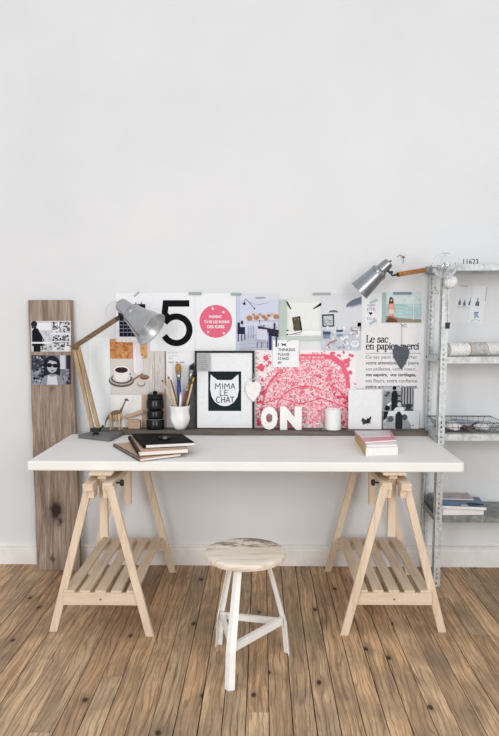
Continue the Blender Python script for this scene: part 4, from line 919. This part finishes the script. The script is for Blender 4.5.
# brushes
bg = 'paint brushes in the white cup'
def brush(label, p_top, p_bot, Yt, handle, ferr='steel', br='golden_bristle', wb=1.6, lb=5, lf=6, wh=.9, flip=False, name='paint_brush'):
    top_ = onY(*p_top, Yt); bt = onY(*p_bot, cy+(Yt-cy)*.25); dr = (bt-top_).normalized()
    k_ = mpp(3.58); bot_ = bt+dr*.045
    fl = max(0, LEDGE+.02-bot_.z); bot_ = bot_-dr*(fl/abs(dr.z))
    T = thing(name, label, 'paint brush', bot_, bg)
    if not flip:
        a0 = top_; a1 = top_+dr*lb*k_; a2 = a1+dr*lf*k_
        b = MB(); b.tube([a0, a0.lerp(a1, .3), a1], [wb*k_*.55, wb*k_, wb*k_*.9], 10); b.build('bristles', br, T, smooth=True)
        b = MB(); b.tube([a1-dr*.001, a2], [wb*k_*.95, wh*k_*.95], 10); b.build('ferrule', ferr, T, smooth=True)
        b = MB(); b.tube([a2-dr*.001, a2.lerp(bot_, .3), bot_], [wh*k_, wh*k_*1.15, wh*k_*.6], 10); b.build('handle', handle, T, smooth=True)
    else:
        a1 = top_+dr*2.5*k_
        b = MB(); b.tube([top_, a1], [wh*k_*.5, wh*k_*.9], 8); b.build('handle_tip', br, T, smooth=True)
        b = MB(); b.tube([a1-dr*.0005, a1.lerp(bot_, .5), bot_], [wh*k_*.9, wh*k_*1.1, wh*k_*.8], 10); b.build('handle', handle, T, smooth=True)
    return T
brush('wide paint brush with golden bristles and a blue handle in the middle of the cup', (178.2, 363.5), (179.6, 407), 3.575, 'blue_handle', wb=3.2, lb=9, lf=8.5, wh=2.0)
brush('paint brush with black bristles and a silver ferrule, top right in the cup', (192.8, 364.5), (184, 408), 3.59, 'brown_handle', br='dark_bristle', wb=2.2, lb=5.5, lf=12, wh=1.2)
brush('thin paint brush with a gilded ferrule leaning furthest right in the cup', (194.3, 374.5), (186.5, 408), 3.575, 'cream_handle', ferr='brass', br='dark_bristle', wb=1.3, lb=3, lf=7, wh=.9)
brush('slim dark tipped brush handle leaning furthest left in the cup', (161.8, 379.8), (175, 408), 3.58, 'cream_handle', br='dark_bristle', flip=True, wh=.85)
brush('pale wooden brush handle with a brown end, second from the left in the cup', (168.2, 376.4), (176.4, 408), 3.572, 'cream_handle', br='brown_handle', flip=True, wh=1.35)
brush('brown wooden brush handle leaning behind the pale one in the cup', (170.6, 379.5), (178, 408), 3.59, 'brown_handle', br='brown_handle', flip=True, wh=1.0)
brush('short brush with brown bristles just right of the blue handled brush', (188.5, 384), (182, 408), 3.57, 'brown_handle', br='golden_bristle', wb=1.2, lb=4, lf=5, wh=.9)
brush('white handled brush standing upright in front of the others in the cup', (180.6, 392), (180.2, 408), 3.56, 'white_paint', br='cream_handle', flip=True, wh=1.1)
brush('dark handled brush at the right rear of the cup', (195.4, 370), (187.6, 408), 3.60, 'bolt_black', br='bolt_black', flip=True, wh=1.0)
# dinosaur skeleton
dx, dy = onY(117, 428, 3.545).x, 3.548; k = mpp(3.545)
D = lambda px, py, o=0: Vector((onY(px, 420, 3.545).x, dy+o, LEDGE+(429.5-py)*k))
dn = thing('dinosaur_skeleton', 'small wooden dinosaur skeleton with a raised neck beside the lamp base', 'toy', (dx, dy, LEDGE))
b = MB(); b.tube([D(104.5,426), D(106,420), D(109,415.5), D(113,412.5), D(117,411.5), D(120.5,411), D(122.5,407), D(124.4,402.5), D(125.8,399.8)], [.002,.004,.0075,.011,.012,.009,.0046,.0034,.0032], 8); b.build('spine', 'dark_oak', dn, smooth=True)
b = MB(); b.ball(D(126.4, 398.8), .009, (1.1,.7,.8), 8); b.ball(D(128, 399.6), .005, (1.3,.7,.6), 8); b.build('head', 'brown_handle', dn, smooth=True)
for i, px in enumerate((111.5, 114, 116.5, 119)):
    b = MB(); 
    for o in (-1, 1): b.tube([D(px, 412.5), D(px-.2, 415.5, o*.010), D(px+.3, 419, o*.008), D(px+.6, 420.6, 0)], .0034, 6)
    b.build('rib', 'bone_wood', dn, smooth=True)
for px, o, s_ in ((110.5, -.013, -1), (111.5, .013, -1), (119.5, -.013, 1), (120.8, .013, 1)):
    b = MB(); b.tube([D(px, 413.5, o*.5), D(px+.4, 418, o), D(px-1*s_*.6, 423, o), D(px, 428.2, o), D(px, 429.3, o)], [.0075,.0065,.0042,.0042,.005], 8); b.ball(D(px+.8, 429.0, o), .0042, (1.3,1,.55), 6); b.build('leg', 'bone_wood', dn, smooth=True)
# kraft roll
b = MB(); p, q = onY(125.5, 417.5, 3.585), onY(143, 411.5, 3.60); b.lathe([(.009, 0), (.010, .001), (.013, (q-p).length)], p, q-p, 20)
kr_ = b.build('paper_cone', 'kraft', smooth='angle'); tag(kr_, 'brown kraft paper cone leaning beside the black canister', 'paper cone')
b2 = MB(); z1 = min(p.z, q.z)-.008; xm = (p.x+q.x)/2; b2.box((xm-.032, 3.578, LEDGE), (xm+.034, 3.612, z1-.010)); b2.box((xm-.024, 3.574, z1-.012), (xm+.028, 3.600, z1-.003))
tag(b2.build('kraft_box', 'kraft', bevel=.003), 'small crumpled kraft box under the brown paper cone', 'box')
# cat frame
ft_ = thing('picture_frame', 'thin black picture frame with a white mount and a cat face print', 'picture frame', onY(224.5, 429.5, 3.59))
a = Art(196.6, 352.6, 252.6, 428.6, 3.6080, C(233,234,236), lean=2.8, thick=.003)
a.rect(208.2, 371.4, 241.2, 411, C(28,38,42)); cat = [(210.8,374.2),(214.6,378.2),(214.2,377),(217,379.8),(220.4,380.1),(228.6,380.1),(232,379.8),(235,377),(238.4,374.2),(238.7,381),(238.8,390),(237.4,397),(233.6,402.6),(228.6,405.6),(224.4,406.2),(219.6,405.2),(214.8,402),(211.6,396.6),(210.2,389.6),(210.2,381)]
a.poly(cat, C(232,234,236)); K_ = C(30,38,44)
for st_ in ([(215.2,389.2),(215.6,383.6),(217.8,387),(220,383.4),(220.4,389)], [(222.6,383.6),(222.8,389)], [(224.6,389),(225,383.6),(227,386.8),(229,383.6),(229.4,388.6)], [(230.6,388.8),(232.8,383.4),(234.8,388.6)], [(231.4,387),(234.2,386.8)],
            [(220.2,390),(220.2,395.8),(223.2,395.6)], [(227.6,390),(224.8,390.2),(224.8,395.6),(227.8,395.4)], [(224.8,392.8),(227,392.6)],
            [(219.8,397.2),(217.6,396.8),(216.2,398.8),(216.6,401.4),(218.2,402.6),(220,402)], [(221.6,397),(221.6,402.6)], [(224.6,397),(224.8,402.4)], [(221.6,399.8),(224.6,399.6)], [(226,402.4),(228,396.8),(229.8,402.2)], [(226.8,400.6),(229.2,400.4)], [(230.2,397.2),(234.2,396.8)], [(232.2,397),(232.4,402.2)]):
    a.line(st_, .75, K_)
a.build('cat_print', ft_)
fa = Art(194.8, 350.8, 254.4, 430.2, 3.6035, C(0,0,0), lean=2.8, nobase=True)
b = MB()
for (x0, y0, x1, y1) in ((194.8,350.8,254.4,353.0), (194.8,428.0,254.4,430.2), (194.8,353.0,197.0,428.0), (252.2,353.0,254.4,428.0)):
    b.prism([fa.p(x0,y0), fa.p(x1,y0), fa.p(x1,y1), fa.p(x0,y1)], fa.R @ Vector((0, .012, 0)))
fa.bm.free(); b.build('frame', 'black_plastic', ft_, bevel=.0008)
a = Art(196.8, 353.4, 210.2, 371.2, 3.6015, C(176,176,180), lean=2.8)
for i in range(7): a.text(rnd.choice(['le petit chat', 'mon joli mot', 'un deux trois', 'bonjour']), 198.6, 355.2+i*2.2, 208.6-rnd.uniform(0, 2), 356.7+i*2.2, C(96,96,102))
tag(a.build('text_note'), 'small grey note with dense text on the upper left corner of the cat frame', 'note')
# white heart hanging at frame corner
Yw = 3.583
wh_ = thing('hanging_heart', 'white heart hanging over the right edge of the cat picture frame', 'heart ornament', onY(253, 402, Yw))
hp = [(253.2,382.6),(255.8,381),(259,382.2),(261,385.8),(261,390.4),(258.6,395.6),(255.6,400),(253.2,402.2),(250.4,400),(247.2,395.6),(245.4,390.4),(245.4,385.8),(247.4,382.2),(250.6,381)]
b = MB(); b.prism([onY(x, y, Yw) for x, y in hp], (0, .014, 0)); b.build('heart', 'plaster_white', wh_, bevel=.005)
b = MB(); b.tube([onY(252.6, 383, Yw), onY(251.2, 377, Yw), onY(252.4, 372.4, Yw+.002), onY(254, 377, Yw), onY(253.4, 383, Yw)], .0012, 5); b.tube([onY(249.4, 378.4, Yw), onY(252.5, 379.4, Yw-.002), onY(256.4, 377.6, Yw)], .0026, 6); b.build('ribbon', 'pale_string', wh_)
# letters O N
kk = mpp(3.575)
def letter(ch, x0, x1, label):
    vs, fs = text_mesh(ch, .085); ax, bx = min(v.x for v in vs), max(v.x for v in vs); ay, by_ = min(v.y for v in vs), max(v.y for v in vs)
    X0, X1 = onY(x0, 420, 3.575).x, onY(x1, 420, 3.575).x; hz = 23.4*kk; b = MB()
    bv = [b.bm.verts.new((X0+(v.x-ax)/(bx-ax)*(X1-X0), 3.560, LEDGE+.0004+(v.y-ay)/(by_-ay)*hz)) for v in vs]
    for f in fs:
        try: b.bm.faces.new([bv[i] for i in f])
        except ValueError: pass
    r_ = bmesh.ops.extrude_face_region(b.bm, geom=b.bm.faces[:]); bmesh.ops.translate(b.bm, verts=[e for e in r_['geom'] if isinstance(e, bmesh.types.BMVert)], vec=(0, .026, 0))
    return tag(b.build('letter', 'white_paint'), label, 'letter', 'white letters in front of the pink map')
letter('O', 260.8, 277.6, 'bold white letter O standing before the pink map'); letter('N', 280.0, 301.5, 'bold white letter N standing before the pink map')
# small grey pebble-like scissors on the board
b = MB(); p = onY(316, 429.5, 3.56); z = LEDGE+.003
b.tube([Vector((p.x-.035, 3.56, z)), Vector((p.x+.03, 3.552, z))], [.0012, .003], 6); b.tube([Vector((p.x-.033, 3.552, z+.001)), Vector((p.x+.03, 3.566, z+.001))], [.0012, .003], 6)
for o in (-.009, .011): b.tube([Vector((p.x+.042+.014*math.cos(t_*PI/8), 3.559+o+.008*math.sin(t_*PI/8), z+.001)) for t_ in range(16)], .0022, 6, True)
tag(b.build('scissors', 'bare_steel', smooth=True), 'small metal scissors lying on the dark board left of the white candle', 'scissors')
# candle
cp = onY(333, 420, 3.575); k = mpp(3.575); ch = 20.6*k; cr = 8*k
cd = thing('candle', 'white candle in a straight glass holder standing before the pink map', 'candle', (cp.x, 3.575, LEDGE))
b = MB(); b.lathe([(cr-.004, .0), (cr, .003), (cr, ch), (cr-.0025, ch+.001), (cr-.003, ch-.012), (.001, ch-.012)], (cp.x, 3.575, LEDGE), n=40); b.build('holder', 'candle_glass_white', cd, smooth='angle')
b = MB(); b.tube([Vector((cp.x, 3.575, LEDGE+ch-.013)), Vector((cp.x, 3.575, LEDGE+ch-.004)), Vector((cp.x+.002, 3.575, LEDGE+ch-.001))], .0008, 5); b.build('wick', 'bolt_black', cd)
# white canvas with butterfly
a = Art(348.4, 389.6, 381.6, 430.2, 3.600, C(234,234,235), lean=3.5, thick=.010)
a.rect(350, 391.2, 380, 428.6, C(238,238,239)).rect(350.4, 391.6, 379.6, 428.2, C(235,235,236))
a.poly([(366.6,420.4),(362.4,417.6),(361.2,421.2),(363.2,422.6),(362.6,425),(366.8,423.6)], C(66,60,58)); a.poly([(366.8,420.2),(371,416),(371.4,419),(369.6,421),(370.6,423.4),(367.2,423.4)], C(40,38,40)); a.rand((362,417.5,371,424), 22, .3, .9, [C(120,96,84), C(30,30,32), C(180,176,172), C(90,84,82)]); a.line([(366.7,419.6),(367,424.4)], .6, C(24,24,26))
tag(a.build('small_canvas'), 'small white block picture with a tiny grey butterfly, right of the candle', 'picture')

# ------------------------------------------------------------------ desk lamp
P0 = [onZ(78, 434.5, DESK+.02), onZ(110, 438, DESK+.02), onZ(124.5, 430.8, DESK+.02), onZ(94, 429.4, DESK+.02)]
for q in P0: q.y = min(q.y, 3.521)
bs = sum((Vector((q.x, q.y, DESK)) for q in P0), Vector())/4
dl = thing('desk_lamp', 'adjustable desk lamp with double wooden arms and a brushed metal shade', 'lamp', bs)
b = MB(); b.prism([Vector((q.x, q.y, DESK+.0003)) for q in P0], (0, 0, .020)); b.build('base', 'base_slate', dl, bevel=.002)
YD = 3.44
elb = onY(75.5, 346, YD); b0, b1 = onY(92.5, 425, YD), onY(98.5, 425, YD); e0, e1 = onY(73.8, 347, YD), onY(77.8, 346, YD)
zb_ = DESK+.0205
b = MB(); b.lathe([(.017, 0), (.017, .004), (.011, .006), (.011, .020)], ((b0.x+b1.x)/2, YD, zb_), n=20); b.box((b0.x-.010, YD-.016, zb_+.012), (b1.x+.010, YD-.0115, zb_+.034)); b.box((b0.x-.010, YD+.0115, zb_+.012), (b1.x+.010, YD+.016, zb_+.034))
for q in (b0, b1): b.lathe([(.007, -.022), (.007, .022)], (q.x, YD, zb_+.026), (0,1,0), 12)
b.tube([Vector((b1.x+.010, YD, zb_+.03)), Vector((b1.x+.024, YD-.01, zb_+.040))], .003, 6); b.lathe([(.007, 0), (.007, .008)], (b1.x+.022, YD-.01, zb_+.04), (.7,0,.7), 10); b.build('base_joint', 'bolt_black', dl, smooth='angle')
b0.z = b1.z = zb_+.026
for q, e_ in ((b0, e0), (b1, e1)):
    b = MB(); b.bar(q, e_, .019, .020, (0,1,0)); b.build('lower_arm', 'lamp_oak', dl, bevel=.003)
h0 = onY(117.5, 318.5, YD)
b = MB(); b.bar(elb, h0+(h0-elb).normalized()*0, .018, .024, (0,1,0)); b.build('upper_arm', 'dark_oak', dl, bevel=.003)
b = MB(); b.box((e0.x-.006, YD-.014, elb.z-.018), (e1.x+.006, YD-.0105, elb.z+.014)); 
for q in (e0, e1): b.lathe([(.0055, -.018), (.0055, .016)], (q.x, YD, q.z), (0,1,0), 12)
b.tube([onY(72, 346.5, YD-.012), onY(68, 345.5, YD-.014)], .003, 6); b.build('elbow', 'dark_oak', dl, smooth='angle')
b = MB()
n = 60; s0_, s1_ = onY(79, 350, YD-.012), onY(88.5, 385, YD-.012); dd = s1_-s0_; u, w = basis(dd)
b.tube([s0_+dd*(i/n)+(u*math.cos(i*1.6)+w*math.sin(i*1.6))*.0035 for i in range(n+1)], .0008, 4); b.build('spring', 'brass', dl)
tip = onY(119.5, 303.5, YD-.02); mouth = onY(151.8, 329.4, YD-.085)
shade(dl, tip, mouth, [(.022, 0), (.031, .01), (.036, .05), (.038, .2), (.042, .33), (.045, .335), (.053, .37), (.055, .43), (.0535, .44), (.064, .6), (.080, .82), (.0925, .99), (.094, 1.0)], 'brushed_aluminium')
b = MB(); jq = onY(120, 309, YD-.012); b.tube([h0, onY(119.5, 315, YD), jq], .006, 8); b.lathe([(.010, -.012), (.010, .012)], h0, (0,1,0), 14); b.ball(onY(120, 312.5, YD-.012), .010); b.build('head_joint', 'bolt_black', dl, smooth='angle')
b = MB(); b.ball(onY(117.5, 302.5, YD-.02), .006); b.tube([onY(117.5, 302.5, YD-.02), tip], .004, 6); b.build('finial', 'bare_steel', dl, smooth=True)
b = MB(); b.tube([onY(116.5, 301.5, YD-.01), onY(111.5, 302, YD-.005), onY(107, 306.5, YD), onY(105.4, 312, YD), onY(107.5, 317, YD), onY(112, 319.4, YD), onY(116, 318, YD)], .0014, 6); b.build('cable', 'pale_string', dl, smooth=True)

# ------------------------------------------------------------------ notebooks
def notebook(label, pts, z, h, cover, spiral=True, sp='bolt_black'):
    """pts: four corners (front-left, front-right, back-right, back-left) of the cover"""
    c = sum(pts, Vector())/4; c.z = z; T = thing('notebook', label, 'notebook', c, 'notebooks stacked on the desk')
    F = [Vector((p.x, p.y, z)) for p in pts]; ins = [c+(p-c)*.985 for p in F]
    b = MB(); b.prism([p+Vector((0,0,.0015)) for p in ins], (0,0,h-.003)); b.build('pages', 'paper_edge', T)
    b = MB(); b.prism(F, (0,0,.0014)); b.prism([p+Vector((0,0,h-.0014)) for p in F], (0,0,.0014)); b.build('cover', cover, T, bevel=.0004)
    if spiral:
        b = MB(); p, q = F[3], F[0]; n = 26; d_ = (q-p).normalized(); nrm = Vector((-d_.y, d_.x, 0))
        if (c-p).dot(nrm) > 0: nrm = -nrm
        for i in range(n):
            o = p.lerp(q, (i+.5)/n)+Vector((0,0,h/2)); b.tube([o+nrm*(-.002)+(nrm*math.cos(a_)+Vector((0,0,1))*math.sin(a_))*(h/2+.001) for a_ in [k_*PI/4 for k_ in range(8)]], .0019, 5, True)
        b.build('spiral', sp, T)
    else:
        b = MB(); p, q = F[3], F[0]; b.tube([p+Vector((0,0,h/2)), q+Vector((0,0,h/2))], h/2-.0002, 10); b.build('spine', cover, T, smooth='angle')
    return T
z = DESK+.0032
n1 = [onZ(141.5, 462.0, z), onZ(188, 455, z), onZ(176, 444, z), onZ(113, 446.5, z)]
n1 = [onZ(140.5, 461.5, z), onZ(181, 456.2, z), onZ(163, 441, z), onZ(113.5, 446, z)]
notebook('kraft spiral notebook at the bottom of the stack on the desk', n1, z, .011, 'cover_kraft')
z2 = z+.0155
n2 = [onZ(139.5, 456.0, z2), onZ(188.5, 452.8, z2), onZ(181, 439.5, z2), onZ(129.5, 439.4, z2)]
notebook('kraft notebook with a black spine in the middle of the stack on the desk', n2, z2, .018, 'cover_kraft')
z3 = z2+.0198
n3 = [onZ(144.5, 448.4, z3), onZ(195, 446.0, z3), onZ(181.5, 436.6, z3), onZ(133.5, 436.6, z3)]
notebook('black covered notebook on top of the stack on the desk', n3, z3, .016, 'cover_black', False)
z4 = z3+.0163
wc = onZ(165, 436.5, z4+.01); wt = thing('bracelet', 'dark bracelet lying on the black notebook', 'bracelet', (wc.x, wc.y, z4))
b = MB(); b.tube([Vector((wc.x+.027*math.cos(i*PI/16), wc.y+.022*math.sin(i*PI/16), z4+.0052)) for i in range(32)], .0048, 8, True); b.build('band', 'black_paper', wt, smooth=True)
b = MB(); b.lathe([(.010, 0), (.010, .004), (.007, .005)], (wc.x+.004, wc.y-.024, z4+.006), (0,-.6,.8), 16); b.build('plate', 'bare_steel', wt, smooth='angle')
# ------------------------------------------------------------------ books at the right of the desk
z = DESK+.0003; k = mpp(3.3)
c0 = onZ(377, 446, z); g = 'books stacked on the right of the desk'
def book(label, pts, z, h, cover, pages='paper_edge', name='book', spine=None):
    c = sum(pts, Vector())/4; c.z = z; T = thing(name, label, name, c, g); F = [Vector((p.x, p.y, z)) for p in pts]; ins = [c+(p-c)*.985 for p in F]
    b = MB(); b.prism([p+Vector((0,0,.001)) for p in ins], (0,0,h-.002)); b.build('pages', pages, T)
    b = MB(); b.prism(F, (0,0,.001)); b.prism([p+Vector((0,0,h-.001)) for p in F], (0,0,.001)); b.build('cover', cover, T, bevel=.0004)
    b = MB(); q = [F[0], F[3]]; n_ = Vector((-1,0,0)); b.prism([F[0], F[3], F[3]+n_*.001, F[0]+n_*.001], (0,0,h)); b.build('spine', spine or cover, T)
    return T, F
f1 = [onZ(365.5, 456.2, z), onZ(398.2, 455.0, z), onZ(391.5, 439, z), onZ(355, 439.2, z)]
book('thick white book with a golden brown spine at the bottom of the right stack', f1, z, .038, 'cover_white', spine='pages_gold')
z_ = z+.0383; f2 = [onZ(366.3, 447.2, z_), onZ(397.5, 446.4, z_), onZ(391.5, 433.6, z_), onZ(356.5, 434, z_)]
book('thin white magazine under the pink one in the right stack', f2, z_, .010, 'cover_white', name='magazine', spine='pages_gold')
z_ += .0103; f3 = [onZ(364.8, 443.6, z_), onZ(396.5, 441.4, z_), onZ(390.5, 432.2, z_), onZ(354.8, 432.6, z_)]
T, F = book('pink covered magazine near the top of the right stack', f3, z_, .009, 'cover_pink', name='magazine')
z_ += .0093; f4 = [onZ(361.5, 437.8, z_), onZ(391, 436.4, z_), onZ(388, 431.2, z_), onZ(354.6, 431.4, z_)]
book('thin pale patterned booklet on top of the right stack', f4, z_, .004, 'cover_pale', name='booklet')

# ------------------------------------------------------------------ light
w = bpy.data.worlds.new('world'); S.world = w; w.use_nodes = True; bgn = w.node_tree.nodes['Background']
bgn.inputs[0].default_value = (.93, .96, 1, 1); bgn.inputs[1].default_value = .86
def area(name, loc, tgt, sx, sy, e, c=(1,1,1)):
    l = bpy.data.lights.new(name, 'AREA'); l.shape = 'RECTANGLE'; l.size = sx; l.size_y = sy; l.energy = e; l.color = c
    o = bpy.data.objects.new(name, l); COL.objects.link(o); o.location = loc; o.rotation_euler = (Vector(tgt)-Vector(loc)).to_track_quat('-Z', 'Y').to_euler(); return o
area('window_light', (-2.0, -1.8, 2.0), (.3, 3.4, .7), 1.6, 2.2, 92, (1, .985, .96))
area('second_window_light', (1.7, -1.8, 2.0), (0.5, 3.4, .7), 1.6, 2.2, 92, (1, .985, .96))
vs = S.view_settings; S.display_settings.display_device = 'sRGB'; vs.view_transform = 'Standard'; vs.look = 'None'; vs.gamma = 1; vs.use_curve_mapping = False; vs.exposure = -.17
